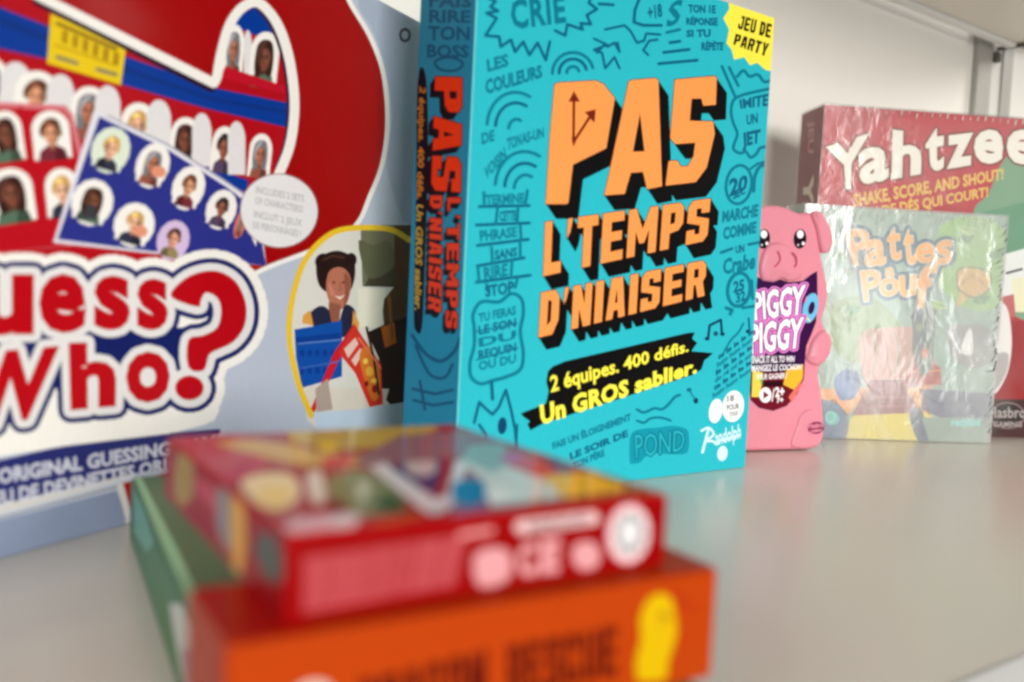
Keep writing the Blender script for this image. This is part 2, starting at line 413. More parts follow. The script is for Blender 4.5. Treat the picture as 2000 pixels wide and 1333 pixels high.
wl = shelf_box('wall', -1.6, 2.6, WALLN, WALLN + 0.06, -0.6, 1.4, M_WALL); tag(wl, 'pale grey painted wall behind the shelf', 'wall', kind='structure')
# upper shelf
us = shelf_box('shelf', -1.0, 1.116, FRONTN, WALLN - 0.030, 0.409, 0.427, M_UNDER, None, 0.0006)
tag(us, 'beige underside of the shelf board overhead at top right', 'shelf', kind='structure')
shelf_box('rail', -1.0, 1.110, WALLN - 0.0295, WALLN - 0.0195, 0.405, 0.425, M_TRIM, us, 0.0006)
# slotted upright on the wall with the bracket that carries the upper shelf
pr_ = empty('shelf_upright', shelf_pt(1.063, WALLN, 0), TH)
tag(pr_, 'pale grey slotted metal upright on the wall below the end of the upper shelf', 'upright')
def ubox(name, x0, x1, y0, y1, z0, z1, m, par=None, r=0.0006): return bevel_box(name, (x0, -y1, z0), (x1, -y0, z1), m, par or pr_, r)
ubox('rail', -0.031, 0.0, 0.001, 0.007, -0.3, 1.2, M_POST)
ubox('rail', 0.0295, 0.053, 0.001, 0.005, -0.3, 1.2, M_POST)
ubox('backplate', 0.0004, 0.0291, 0.001, 0.003, -0.3, 1.2, M_SLOT)
bk = ubox('bracket', 0.005, 0.009, 0.0075, 0.07, 0.4045, 0.4085, M_DARK, None, 0.001)
ubox('hook', 0.003, 0.014, 0.0035, 0.010, 0.392, 0.404, M_DARK, bk, 0.002)

# ================================================================== teal party game box
teal_m = lambda c: mat(c, rough=0.5, coat=0.0, grain=0.10, bump=0.05, scale=700)
T = Vector((0.15192, 0.57282, 0)); tth = 0.63388
TP = T - Vector((math.cos(tth), math.sin(tth), 0)) * 0.21937
TEAL, DOO, BLK = (40, 178, 193), (6, 114, 138), (5, 4, 6)
DOO2 = (4, 92, 124)
ORG, REDO = (246, 150, 78), (236, 62, 22)
tb = Box('game_box', TP, tth, 0.21937, 0.0536, 0.2808, teal_m((112, 214, 222)), 0.0011)
tag(tb.root, 'tall turquoise card game box with big orange letters, middle of the shelf', 'game box')
a = tb.art('front', TEAL)
# doodles
def zig(pts, w=5, c=DOO2): a.stroke(pts, w, c)
zig([(930,-30),(948,-6),(968,3),(958,14),(973,22),(950,26),(970,36),(948,70),(975,72),(978,92),(998,78),(1006,102),(1022,82),(1034,108),(1050,84),(1066,118),(1074,82)], 6)
zig([(1160,-20),(1150,6),(1166,18),(1146,30),(1154,48),(1134,46),(1138,58),(1108,48),(1104,70),(1084,60)], 6)
a.text('CRIE', ((995,2),(1102,-6),(1106,42),(1000,56)), DOO, off=0.035, sp=1.1)
for cx, cy, R in ((1119,142,(40,27,12)), (1010,254,(64,46,18)), (1028,372,(66,46,26))):
    for i, rr in enumerate(R):
        a0 = 185 if cx > 1100 else 195
        a.stroke(ell(cx, cy, rr * (1.0 if cx > 1100 else .92), rr * (.98 if cx > 1100 else 1.15), -8, n=10, a0=a0, a1=(355 if cx > 1100 else 305)), 6.5, DOO if i != 1 else DOO2)
a.text('LES', ((950,118),(992,106),(994,128),(952,140)), DOO, off=0.04)
a.text('COULEURS', ((947,158),(1058,128),(1060,150),(949,184)), DOO, off=0.05)
a.text('DE', ((940,262),(966,254),(966,274),(941,282)), DOO, off=0.04)
a.text('TON', ((990,272),(1018,262),(1018,282),(991,294)), DOO, off=0.04)
a.text("AS-UN", ((1018,262),(1062,250),(1062,268),(1019,282)), DOO, off=0.04)
a.text("VOISIN", ((946,330),(985,288),(990,308),(948,352)), DOO, off=0.04)
# hand-drawn frames on the left
def bar(x0, y0, x1, y1, w=6, c=DOO): a.stroke([(x0, y0), (x1, y1)], w, c)
for (x0,y0,x1,y1) in ((936,404,1034,402),(930,440,1034,436),(932,480,1032,468),(932,520,1024,504),(930,552,1036,538)): bar(x0,y0,x1,y1,6,DOO2)
for (x0,y0,x1,y1) in ((945,376,946,402),(1030,372,1026,400),(972,406,968,438),(1012,404,1010,436),(1016,442,1018,470),(960,484,962,516),(1016,474,1016,504),(933,522,936,550),(1000,510,998,542),(950,556,956,568),(1010,546,1006,562)): bar(x0,y0,x1,y1,6,DOO)
a.text('TERMINE', ((948,382),(1024,378),(1024,396),(950,400)), DOO, off=0.04)
a.text('CETTE', ((976,414),(1008,412),(1008,430),(976,432)), DOO2, off=0.04)
a.text('PHRASE', ((936,452),(1010,444),(1010,462),(938,472)), DOO, off=0.04)
a.text('SANS', ((966,490),(1010,484),(1010,500),(966,508)), DOO2, off=0.04)
a.text('RIRE', ((944,524),(992,516),(992,538),(946,546)), DOO, off=0.04)
a.text('STOP', ((946,560),(1004,550),(1004,572),(948,580)), DOO2, off=0.04)
a.stroke(catmull([(926,640),(924,614),(940,590),(975,590),(998,574),(1018,584),(1022,612),(1016,648),(1022,690),(1016,722),(990,736),(962,744),(938,750),(920,736),(918,708),(926,676)], 5), 7, DOO, closed=True)
for k, (s_, dy) in enumerate((('TU FERAS', 0), ('LE SON', 24), ('DU', 48), ('REQUIN', 72), ('OU DU', 94))):
    a.text(s_, ((934,614 + dy),(1008,598 + dy),(1008,614 + dy),(935,630 + dy)), DOO2 if k % 2 else DOO, off=0.04)
a.stroke([(930,648),(1010,632)], 2.5, DOO2); a.stroke([(930,704),(1012,680)], 2.5, DOO2)
zig([(926,826),(936,786),(950,800),(962,810),(974,796),(988,762),(998,800),(1006,840),(1010,880)], 6, DOO2)
zig([(960,748),(962,780)], 7, DOO2); a.stroke(ell(981,832,6,14,5,14), 6, (8, 70, 110), closed=True); a.poly(ell(981,832,4,12,5,12), (8, 60, 96))
zig([(936,830),(950,850),(944,880)], 6); zig([(1010,830),(1006,905)], 5)
# top middle
zig([(1170,8),(1198,10)], 6); zig([(1182,58),(1220,50),(1232,62),(1244,84),(1258,80),(1262,66),(1290,68)], 5)
zig([(1256,-20),(1240,20),(1238,44),(1256,50),(1292,50)], 6); zig([(1258,96),(1268,80),(1284,78)], 5); zig([(1256,98),(1266,108)], 5)
a.text('+18', ((1264,14),(1292,8),(1294,32),(1266,38)), DOO2, off=0.04)
a.text('S', ((1308,6),(1336,-4),(1326,46),(1300,56)), DOO, off=0.03, fit=True); zig([(1302,64),(1328,58)], 6, DOO)
zig([(1160,76),(1186,88),(1160,98),(1176,104),(1182,134),(1200,112),(1210,134)], 5); zig([(1186,92),(1200,84),(1210,102),(1206,84)], 5); zig([(1166,104),(1180,88)], 5)
for (x0,y0,x1,y1) in ((1308,84,1328,81),(1296,103,1346,97),(1286,125,1362,118)): bar(x0,y0,x1,y1,6,DOO2)
a.text('TON 1E', ((1344,10),(1398,12),(1398,26),(1344,24)), DOO2, off=0.05)
a.text('RÉPONSE', ((1340,36),(1402,36),(1402,50),(1340,48)), DOO2, off=0.05)
a.text('SI TU', ((1340,60),(1388,58),(1388,72),(1340,72)), DOO2, off=0.05)
a.text('RÉPÈTE', ((1370,84),(1414,84),(1412,98),(1370,98)), DOO2, off=0.05)
# right column
zig([(1410,130),(1436,190)], 6, DOO); zig([(1424,132),(1442,168)], 6, DOO)
a.stroke(catmull([(1440,150),(1452,138),(1464,150),(1480,146),(1492,160),(1504,158)], 4, False), 6, DOO)
a.stroke(catmull([(1502,174),(1440,190),(1428,214),(1432,240),(1440,262),(1432,290),(1446,300),(1456,296),(1466,308),(1478,300),(1484,290),(1500,286)], 4, False), 6, DOO)
a.text('IMITE', ((1444,196),(1502,184),(1500,206),(1446,212)), DOO2, off=0.04)
a.text('UN', ((1458,226),(1480,222),(1480,240),(1458,244)), DOO2, off=0.04)
a.text('JET', ((1448,262),(1486,254),(1484,278),(1450,286)), DOO2, off=0.05)
a.stroke(ell(1443,361,25,38,8,20), 6, DOO, closed=True)
a.text('20', ((1424,352),(1462,342),(1458,370),(1424,384)), DOO2, off=0.04); a.text('SEC', ((1430,374),(1458,364),(1456,378),(1432,390)), DOO2, off=0.04)
a.stroke(catmull([(1472,374),(1474,346),(1484,326),(1500,322)], 5, False), 7, DOO); a.stroke([(1466,330),(1480,320),(1496,316)], 5, DOO)
a.text('MARCHE', ((1411,414),(1482,400),(1480,422),(1410,434)), DOO, off=0.05)
a.text('COMME', ((1412,446),(1478,434),(1477,454),(1412,468)), DOO, off=0.05)
bar(1408,494,1430,486,6); bar(1462,478,1482,474,6); a.text('UN', ((1436,482),(1454,478),(1454,492),(1437,495)), DOO2, off=0.05)
a.text('Crabe', ((1412,508),(1478,494),(1474,524),(1412,536)), DOO, off=0.04)
a.stroke(ell(1443,566,22,33,8,18), 7, DOO, closed=True)
a.text('25', ((1432,552),(1454,546),(1454,566),(1432,572)), DOO2, off=0.04); a.text('32', ((1436,574),(1456,568),(1456,586),(1438,592)), DOO2, off=0.04)
zig([(1468,548),(1470,584)], 6, DOO); zig([(1418,602),(1430,606),(1426,614)], 7, DOO); a.stroke([(1450,602),(1476,598)], 6, DOO)
N_ = (8, 50, 84)
zig([(1383,660),(1386,636),(1408,625),(1410,652)], 5, N_); a.poly(ell(1381,662,5,4,0,10), N_); a.poly(ell(1411,653,5,4,0,10), N_); a.poly(ell(1398,652,5,5,0,10), (8, 80, 110))
zig([(1462,622),(1464,646)], 4, DOO2); a.poly(ell(1461,648,5,4,0,10), N_)
for k in range(6): a.text(('ta la la la la', 'hum hum hum', 'la la la la la', 'do ré mi fa sol')[k % 4], ((1402 + k * -2,694 + 15 * k),(1472 - k,642 + 15 * k),(1472 - k,650 + 15 * k),(1402 - k * 2,704 + 15 * k)), DOO if k % 2 else DOO2, off=0.05)
a.stroke(catmull([(1414,688),(1428,664),(1442,650),(1452,632)], 4, False), 4, DOO)
# bottom
a.text('FAIS UN ÉLOIGNEMENT', ((1078,866),(1232,808),(1233,820),(1080,878)), DOO, off=0.05)
a.text('LE SOIR DE', ((1112,886),(1226,840),(1227,852),(1114,898)), DOO2, off=0.05)
a.text('TON PÈRE', ((1118,904),(1180,878),(1181,890),(1120,916)), DOO, off=0.05)
a.stroke(catmull([(1244,800),(1258,806),(1278,798),(1292,800),(1304,792),(1318,776),(1328,772)], 4, False), 5.5, DOO)
a.stroke(catmull([(1244,822),(1258,826),(1270,818),(1290,816),(1310,822)], 4, False), 5, DOO)
a.poly(ell(1359,783,5,6,0,10), N_); a.poly(ell(1346,762,5,4,0,10), DOO2); zig([(1346,762),(1357,780)], 3, DOO)
a.rnd([(1230,902),(1232,850),(1256,838),(1284,836),(1312,832),(1340,838),(1346,856),(1342,884),(1318,888),(1284,886),(1262,892),(1250,904),(1238,906)], (10, 142, 163))
a.text('POND', ((1240,850),(1338,840),(1336,880),(1242,896)), (36, 170, 186), off=0.0, outline=((4.5, (6, 104, 128)),))
# title
D1 = (20, 29)
P_ = [(1083,166),(1090,162),(1164,158),(1178,164),(1201,192),(1184,290),(1119,322),(1110,396),(1106,399),(1066,399),(1074,270)]
A_ = [(1228,160),(1233,157),(1280,153),(1286,158),(1293,364),(1264,370),(1256,336),(1232,338),(1220,379),(1180,382),(1184,366)]
S_ = [(1318,156),(1396,149),(1400,153),(1398,205),(1374,207),(1370,193),(1351,193),(1347,236),(1393,238),(1396,262),(1380,328),(1359,356),(1300,363),(1306,315),(1323,314),(1330,326),(1344,325),(1355,304),(1358,279),(1319,282),(1309,270)]
a.part('title_lettering')
PINK = (238, 128, 100)
for o, hs in ((P_, []), (A_, [[(1250,222),(1259,296),(1236,297)]]), (S_, [])):
    a.block3d([o], hs, ORG, BLK, D1, 3)
L2 = ((1065,434),(1388,388),(1381,470),(1061,540)); L3 = ((1057,572),(1380,508),(1376,578),(1052,660))
a.word("L'TEMPS", L2, ORG, BLK, (16, 26), 0.2, 3, False)
a.word("D'NIAISER", L3, ORG, BLK, (15, 24), 0.2, 3, False)
a.flush()
HD = (112, 30, 12)
a.stroke([(1121,194),(1120,278),(1154,226)], 5.5, HD); a.poly([(1121,178),(1110,199),(1133,199)], HD); a.poly([(1164,214),(1142,219),(1161,241)], HD); a.poly([(1116,268),(1127,272),(1120,288)], HD)
# banner
a.part('banner')
a.poly([(1070,726),(1080,716),(1104,706),(1346,650),(1357,650),(1352,662),(1362,670),(1348,690),(1072,764),(1067,748)], BLK)
a.poly([(1017,808),(1066,789),(1072,762),(1346,686),(1393,690),(1383,699),(1376,704),(1370,722),(1352,733),(1060,828),(1036,841),(1030,829),(1035,823),(1024,816)], BLK)
YEL = (246, 232, 74)
a.text('2 équipes. 400 défis.', ((1074,736),(1345,666),(1345,686),(1076,766)), YEL, off=0.028)
a.text('Un GROS sablier.', ((1054,794),(1362,702),(1361,727),(1057,829)), YEL, off=0.045, sp=1.04)
# sticker
a.part('sticker')
a.poly([(1419,-8),(1560,28),(1560,150),(1500,138),(1495,137),(1479,123),(1465,128),(1454,112),(1434,117),(1429,97),(1419,85),(1424,58),(1413,36),(1425,17)], (243, 228, 74))
a.word('JEU DE', ((1446,30),(1508,48),(1504,75),(1440,56)), BLK, (243, 228, 74), None, .18)
a.word('PARTY', ((1437,66),(1503,86),(1496,111),(1432,87)), BLK, (243, 228, 74), None, .18)
a.part('publisher_mark')
a.poly(ell(1398,803,13,24,10,20), (238, 240, 242)); a.poly(ell(1432,794,21,31,8,22), (238, 240, 242))
a.text('18', ((1420,774),(1434,772),(1434,783),(1420,785)), (120, 118, 122), off=0.04); a.text('POUR', ((1419,792),(1444,788),(1444,798),(1420,802)), (120, 118, 122), off=0.04); a.text('TOUS', ((1424,806),(1441,803),(1441,811),(1424,814)), (110, 108, 112), off=0.04)
a.stroke(catmull([(1370,842),(1384,836),(1394,848),(1384,858),(1378,862),(1392,862),(1398,868)], 4, False), 4.5, (205, 235, 240)); a.stroke([(1384,838),(1372,884)], 5, (205, 235, 240))
a.text('andolph', ((1396,842),(1448,828),(1446,856),(1398,870)), (205, 235, 240), off=0.02); a.poly(ell(1411,886,10,15,8,16), (205, 235, 240)); a.stroke([(1402,862),(1446,850)], 4, (205, 235, 240))
tb.finish(a, 'front_panel', teal_m)
# spine
a = tb.art('left', (34, 142, 178))
SPD = (20, 92, 132); SPK = (16, 20, 32)
for x0, x1, y0, y1, s_ in ((838,922,-10,14,'FAIS'), (838,920,20,44,'RIRE'), (836,918,52,78,'TON'), (834,916,88,112,'BOSS')):
    a.text(s_, ((x0,y0),(x1,y0 + 2),(x1 - 1,y1),(x0,y1)), SPD, off=0.03)
a.stroke(catmull([(850,120),(880,112),(904,124),(890,138),(860,136)], 4), 5, SPD, closed=True)
a.stroke(catmull([(805,655),(830,690),(860,706),(886,688),(900,660)], 5, False), 7, SPD); a.stroke(catmull([(812,676),(838,730),(868,738),(884,712)], 5, False), 6, SPD)
a.stroke([(806,760),(850,770),(884,762)], 6, SPD); a.stroke([(808,782),(846,792),(884,786)], 6, SPD); a.stroke([(820,745),(830,800)], 6, SPD)
a.rnd([(816,160),(832,152),(836,300),(830,520),(824,640),(812,646),(808,610),(812,420)], SPK)
a.text("2 équipes. 400 défis.", ((831,172),(826,392),(814,390),(820,168)), (196, 128, 44), off=0.03)
a.text("Un GROS sablier.", ((826,402),(822,610),(810,606),(814,398)), (196, 160, 60), off=0.03)
a.part('spine_lettering')
a.word('PAS', ((903,152),(900,376),(842,372),(850,150)), REDO, SPK, (-10, 14), .14, 4, False)
a.word("L'TEMPS", ((900,386),(893,642),(870,640),(874,386)), (226, 66, 40), SPK, (-6, 11), .2, 4, False)
a.word("D'NIAISER", ((864,382),(862,612),(836,604),(840,382)), (226, 66, 40), SPK, (-6, 11), .2, 4, False)
a.flush()
tb.finish(a, 'spine_panel', teal_m)

# ================================================================== guessing game box on the left (red, blue and white)
gm = lambda c: mat(c, rough=0.35, coat=0.06, grain=0.06, bump=0.03, scale=600)
gth = 1.1309; gu = Vector((math.cos(gth), math.sin(gth), 0))
GR = Vector((-0.063, 0.57751, 0)) + gu * 0.032
gb = Box('game_box', GR - gu * 0.42, gth, 0.42, 0.052, 0.267, gm((160, 176, 205)), 0.0010)
tag(gb.root, 'big red and pale blue face guessing game box filling the left side', 'game box')
GBG, RED, WHT, NAVY, BLU = (186, 195, 212), (160, 0, 4), (244, 241, 236), (18, 30, 98), (2, 56, 150)
a = gb.art('front', GBG)
a.rnd([(760,-60),(850,-20),(850,300),(800,440),(756,330),(766,230),(752,130),(728,60),(700,0)], (170, 180, 202), 4)
# big red shape with its white edge, and the pale right side
OUT = catmull([(660,-60),(681,0),(723,72),(749,145),(757,238),(747,319),(723,383),(694,442),(630,481),(532,519),(500,534)], 6, False)
a.poly(OUT + [(300,700),(-300,700),(-300,-400),(600,-400)], RED); 
for wdt, cc in ((9, WHT),): a.stroke(OUT, wdt, cc)
a.text('O', ((779,54),(803,54),(803,84),(779,84)), (60, 62, 80), off=0.03, fit=True)
# window with the game boards
WIN = [(-250,-240),(75,-8),(418,163)] + catmull([(424,150),(432,105),(446,55),(466,22),(490,6),(512,10),(540,44),(560,95),(572,158),(575,220),(566,285),(545,340)], 5, False) + [(520,420),(440,560),(-250,560)]
a.poly(WIN, (176, 12, 26))
a.poly([(-250,-170),(0,14),(240,108),(420,172),(566,202),(562,250),(400,212),(245,168),(90,116),(0,96),(-250,10)], BLU)
a.poly([(-250,-130),(0,30),(240,128),(420,190),(564,216),(563,225),(420,200),(240,142),(0,50),(-250,-100)], (8, 50, 132))
a.poly([(450,60),(470,30),(494,14),(516,22),(536,52),(550,82),(500,70),(455,52)], BLU)
a.poly([(380,318),(486,352),(480,376),(420,352)], BLU)
a.stroke(WIN[1:-3], 30, (120, 8, 16)) if False else None
# portrait arches
HAIR = [(58,30,24),(96,52,34),(206,160,92),(120,120,126),(34,26,28),(70,40,40)]
SKIN = [(120,72,54),(214,150,116),(232,178,146),(176,110,84),(150,90,70),(226,160,130)]
def portrait(cx, cy, wd, ht, k, rot=0.0, card=WHT, flip=1, arch=True):
    c, s_ = math.cos(math.radians(rot)), math.sin(math.radians(rot))
    def R(L): return [(cx + x * c - y * s_, cy + x * s_ + y * c) for x, y in L]
    W2, H2 = wd / 2, ht / 2
    if arch: shape = [(-W2,H2*.9),(-W2,-H2*.35)] + ell(0,-H2*.3,W2,H2*.7,0,10,180,360)[1:-1] + [(W2,-H2*.35),(W2,H2*.9)]
    else: shape = [(-W2,H2),(-W2,-H2),(W2,-H2),(W2,H2)]
    a.poly(R(shape), card)
    h, f = HAIR[k % 6], SKIN[k % 6]
    sh_ = [(48,50,70),(120,44,56),(84,112,92),(150,134,92),(86,70,98),(150,84,70)][(k * 5 + 2) % 6]
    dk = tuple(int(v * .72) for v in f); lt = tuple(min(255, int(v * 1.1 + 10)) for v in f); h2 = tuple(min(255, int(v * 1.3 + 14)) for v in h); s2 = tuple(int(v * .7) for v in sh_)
    a.poly(R([(-W2*.8,H2*.96),(-W2*.66,H2*.56),(-W2*.24,H2*.36),(W2*.24,H2*.36),(W2*.66,H2*.56),(W2*.8,H2*.96)]), sh_)
    a.poly(R([(flip*W2*.1,H2*.96),(flip*W2*.2,H2*.5),(flip*W2*.62,H2*.58),(flip*W2*.78,H2*.96)]), s2)
    if k % 3 == 0: a.poly(R(catmull([(-W2*.5,H2*.6),(-W2*.66,H2*.1),(-W2*.56,-H2*.5),(-W2*.1,-H2*.72),(W2*.44,-H2*.62),(W2*.64,-H2*.1),(W2*.56,H2*.56),(W2*.2,H2*.5),(-W2*.1,H2*.5)], 3)), h); a.poly(R(catmull([(-W2*.5,-H2*.3),(-W2*.2,-H2*.64),(W2*.1,-H2*.66),(-W2*.24,-H2*.3),(-W2*.44,H2*.2)], 3)), h2)
    else: a.poly(R(catmull([(-W2*.5,H2*.0),(-W2*.54,-H2*.4),(-W2*.1,-H2*.7),(W2*.4,-H2*.6),(W2*.56,-H2*.2),(W2*.48,H2*.04)], 3)), h); a.poly(R(ell(-W2*.14,-H2*.5,W2*.24,H2*.1,-20,10)), h2)
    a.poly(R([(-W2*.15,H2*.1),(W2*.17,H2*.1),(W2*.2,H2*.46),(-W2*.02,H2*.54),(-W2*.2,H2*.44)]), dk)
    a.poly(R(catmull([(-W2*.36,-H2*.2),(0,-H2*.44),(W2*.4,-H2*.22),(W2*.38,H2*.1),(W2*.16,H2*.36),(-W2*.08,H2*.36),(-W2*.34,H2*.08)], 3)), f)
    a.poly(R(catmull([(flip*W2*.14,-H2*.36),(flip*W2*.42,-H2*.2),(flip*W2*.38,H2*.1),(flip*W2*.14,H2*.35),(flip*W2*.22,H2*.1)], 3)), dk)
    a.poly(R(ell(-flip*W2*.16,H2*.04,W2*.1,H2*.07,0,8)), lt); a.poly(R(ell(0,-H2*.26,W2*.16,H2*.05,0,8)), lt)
    for e in (-1, 1):
        a.poly(R(ell(e*W2*.17,-H2*.09,W2*.08,H2*.035,0,8)), tuple(int(v * .3) for v in f)); a.stroke(R([(e*W2*.08,-H2*.16),(e*W2*.27,-H2*.17)]), 1.4, tuple(int(v * .4) for v in f))
    a.stroke(R([(0,-H2*.06),(flip*W2*.03,H2*.08),(-W2*.04,H2*.09)]), 1.2, dk)
    a.poly(R([(-W2*.13,H2*.17),(0,H2*.15),(W2*.15,H2*.17),(W2*.02,H2*.24)]), (150, 60, 58))
def wl_(cx, cy, wd, ht):   # plain white lid behind a portrait
    a.poly([(cx-wd/2,cy+ht*.45),(cx-wd/2,cy-ht*.2)] + ell(cx,cy-ht*.15,wd/2,ht*.35,0,10,180,360)[1:-1] + [(cx+wd/2,cy-ht*.2),(cx+wd/2,cy+ht*.45)], (226, 224, 226))
for k, (cx, cy, wd) in enumerate(((-90,110,70),(-20,162,64),(30,176,46),(70,186,86),(118,200,40),(172,214,70),(210,222,36),(268,244,66),(310,250,34),(360,270,56),(394,276,24),(436,286,46),(462,292,20),(508,298,44))):
    if k in (2,4,6,8,10,12): wl_(cx, cy, wd + 14, 110)
    else: portrait(cx, cy + 8, wd, 118 - k * 2.2, (4,3,0,1,0,3,0,2,0,0,0,1,0,3)[k] if k != 11 else 4, 6)
portrait(456,100,40,104,3,4); wl_(484,104,16,90); portrait(516,118,56,112,0,6,WHT,-1)
a.poly([(436,138),(440,130),(560,170),(566,186),(430,152)], (190, 16, 40))
a.poly([(-250,250),(-60,246),(100,250),(380,330),(400,345),(-250,345)], (176, 12, 26)) if False else None
# yellow tag
a.part('yellow_tag')
a.poly([(99,27),(246,94),(236,167),(92,124)], (232, 200, 24))
for k in range(6):
    x = 122 + k * 20; y = 58 + k * 8.4
    a.poly([(x,y),(x+12,y+5),(x+9,y+30),(x-2,y+24)], (176, 138, 20)); 
a.stroke([(112,46),(226,96)], 8, (150, 116, 20)); a.stroke([(112,112),(150,124)], 9, (150, 140, 90)); a.stroke([(190,136),(226,146)], 9, (150, 140, 90)); a.stroke([(108,88),(224,128)], 4, (196, 158, 20))
a.part('front_panel')
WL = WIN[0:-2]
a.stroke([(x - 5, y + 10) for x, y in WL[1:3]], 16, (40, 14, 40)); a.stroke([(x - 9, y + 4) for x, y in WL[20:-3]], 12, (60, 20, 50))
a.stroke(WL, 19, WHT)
# red sheet of portraits
a.part('character_sheet')
a.poly([(-250,180),(0,200),(128,206),(142,222),(166,318),(140,480),(-250,520)], (214, 120, 130))
a.poly([(-250,194),(0,210),(122,216),(134,230),(156,318),(130,480),(-250,520)], (184, 14, 30))
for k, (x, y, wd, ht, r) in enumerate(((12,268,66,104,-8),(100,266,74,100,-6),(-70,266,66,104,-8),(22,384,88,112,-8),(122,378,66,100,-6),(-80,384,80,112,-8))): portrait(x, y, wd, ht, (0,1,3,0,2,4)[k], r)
a.stroke([(40,210),(68,330),(84,440)], 7, (184,14,30))
# blue sheet
a.part('card_sheet')
a.poly([(184,214),(196,218),(330,282),(440,352),(506,400),(520,520),(104,474)], (226, 226, 236))
a.poly([(194,228),(330,294),(440,364),(500,410),(520,520),(112,468)], (44, 50, 138))
a.stroke([(210,226),(330,284),(440,354),(490,388)], 3, (150,150,170))
LIT = (222, 234, 216)
for k, (x, y, wd, ht, cdc) in enumerate(((216,294,72,88,LIT),(298,324,62,86,WHT),(368,368,60,84,WHT),(432,410,56,76,WHT),(180,396,78,88,WHT),(262,440,76,84,WHT),(338,470,60,76,(214,190,226)),(470,436,20,60,(220,120,90)))):
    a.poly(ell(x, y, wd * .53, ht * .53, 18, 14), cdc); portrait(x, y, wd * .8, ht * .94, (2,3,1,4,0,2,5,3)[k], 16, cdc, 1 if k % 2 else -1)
    if k in (1, 5): a.poly(ell(x + 12, y + 12, 15, 12, 10, 10), (226,150,120))
    if k == 4: a.poly([(x-20,y+30),(x-8,y+2),(x+6,y+6),(x+10,y+34)], (60,60,66))
# speech bubble
a.part('speech_bubble')
a.poly([(484,448),(502,444),(500,482)], WHT); a.poly(ell(545,412,77,73,10,36), (150, 120, 124)); a.poly(ell(545,412,75,71,10,36), (232, 232, 234))
for k, s_ in enumerate(('INCLUDES 2 SETS', 'OF CHARACTERS!', 'INCLUT 2 JEUX', 'DE PERSONNAGES !')):
    y = 364 + k * 21 + (6 if k > 1 else 0); a.text(s_, ((500 - 2*k,y),(594 - k * 2,y + 18),(594 - k * 2,y + 31),(500 - 2*k,y + 13)), (184, 184, 190), off=0.02)
# oval photo with yellow ring
a.part('oval_photo')
OV = catmull([(610,808),(585,754),(568,690),(564,630),(574,566),(598,500),(640,458),(690,444),(760,446),(830,500),(860,620),(840,760),(760,860),(660,850)], 6)
a.poly([(p[0], p[1]) for p in OV], (222, 220, 212))
a.poly([(704,440),(800,440),(800,560),(708,560)], (112, 112, 88)); a.poly([(730,520),(800,500),(800,562),(712,560)], (70, 66, 50)); a.poly([(770,440),(860,440),(860,700),(752,660),(746,590),(770,560)], (88, 60, 34)); a.poly([(700,564),(752,566),(744,640),(700,640)], (236, 232, 214))
a.poly([(716,650),(760,630),(860,600),(860,800),(770,800),(744,770),(740,700)], (34, 22, 20)); a.poly([(744,640),(770,630),(774,670),(752,680)], (190, 96, 28))
a.poly([(594,770),(604,756),(760,760),(740,830),(640,860),(600,820)], (222, 214, 202)); a.poly([(612,806),(700,800),(790,786),(800,840),(620,850)], (196, 214, 234))
a.poly(ell(632,512,17,17,0,14), (34, 18, 18)); a.poly(ell(686,508,11,14,0,12), (34, 18, 18))
a.rnd([(620,548),(618,516),(634,497),(658,490),(680,497),(693,514),(692,548),(680,572),(650,574),(630,566)], (40, 22, 20))
a.rnd([(638,548),(644,530),(660,522),(676,528),(685,546),(683,576),(674,598),(662,606),(648,598),(638,574)], (186, 114, 90))
a.poly([(642,590),(666,596),(662,634),(642,634)], (150, 88, 68)); a.poly([(652,577),(663,580),(674,576),(664,586)], (236, 214, 206)); a.stroke([(664,552),(666,566),(660,568)], 2, (140,80,62)); a.rnd([(618,520),(624,506),(638,500),(648,510),(636,528)], (36,20,18), 3); a.rnd([(672,500),(684,502),(690,512),(684,520),(674,512)], (36,20,18), 3); a.poly(ell(652,552,3,2,0,8), (40,22,20)); a.poly(ell(671,552,3,2,0,8), (40,22,20))
a.rnd([(606,612),(626,598),(642,606),(648,630),(660,634),(674,596),(694,608),(690,640),(668,660),(610,636)], (36, 40, 66))
a.poly([(592,616),(606,606),(612,636),(590,632)], (226, 160, 70)); a.poly([(690,606),(702,632),(700,644),(688,636)], (226, 160, 70))
a.poly([(575,644),(610,638),(668,626),(668,660),(668,736),(590,758),(578,700)], (16, 78, 168)); a.poly([(576,660),(664,650),(666,662),(578,676)], (10, 60, 146))
for k in range(10): a.poly(ell(590 + (k % 5) * 15, 690 + (k // 5) * 34, 5, 8, 0, 8), (10, 58, 146))
a.poly([(692,632),(700,650),(664,700),(614,806),(606,802),(652,690)], (206, 30, 44)); a.poly([(692,632),(704,652),(744,712),(748,790),(722,796),(694,730),(662,690)], (214, 52, 40))
a.poly([(672,682),(694,660),(700,672),(680,700)], (240, 200, 190)); a.poly([(686,704),(704,680),(708,692),(694,716)], (240, 200, 190)); a.rnd([(702,700),(720,676),(740,716),(742,766),(726,780)], (220, 120, 40)); a.poly(ell(722,726,8,10,0,10), (240, 180, 60)); a.poly(ell(732,760,6,8,0,10), (150, 30, 30))
a.rnd([(642,552),(648,562),(654,572),(646,578)], (206,132,112), 3); a.rnd([(672,534),(683,545),(681,578),(672,598),(674,570)], (148,86,66), 3)
a.stroke([(632,508),(650,500),(672,504)], 4, (80,48,36)); a.stroke([(716,640),(730,700),(740,770)], 5, (60,36,26)); a.stroke([(760,580),(766,660)], 6, (140,90,50)); a.poly([(616,760),(640,740),(650,800),(618,806)], (180,160,150)); a.rnd([(700,470),(730,480),(760,470),(770,520),(730,545),(712,530)], (96,98,72), 3)
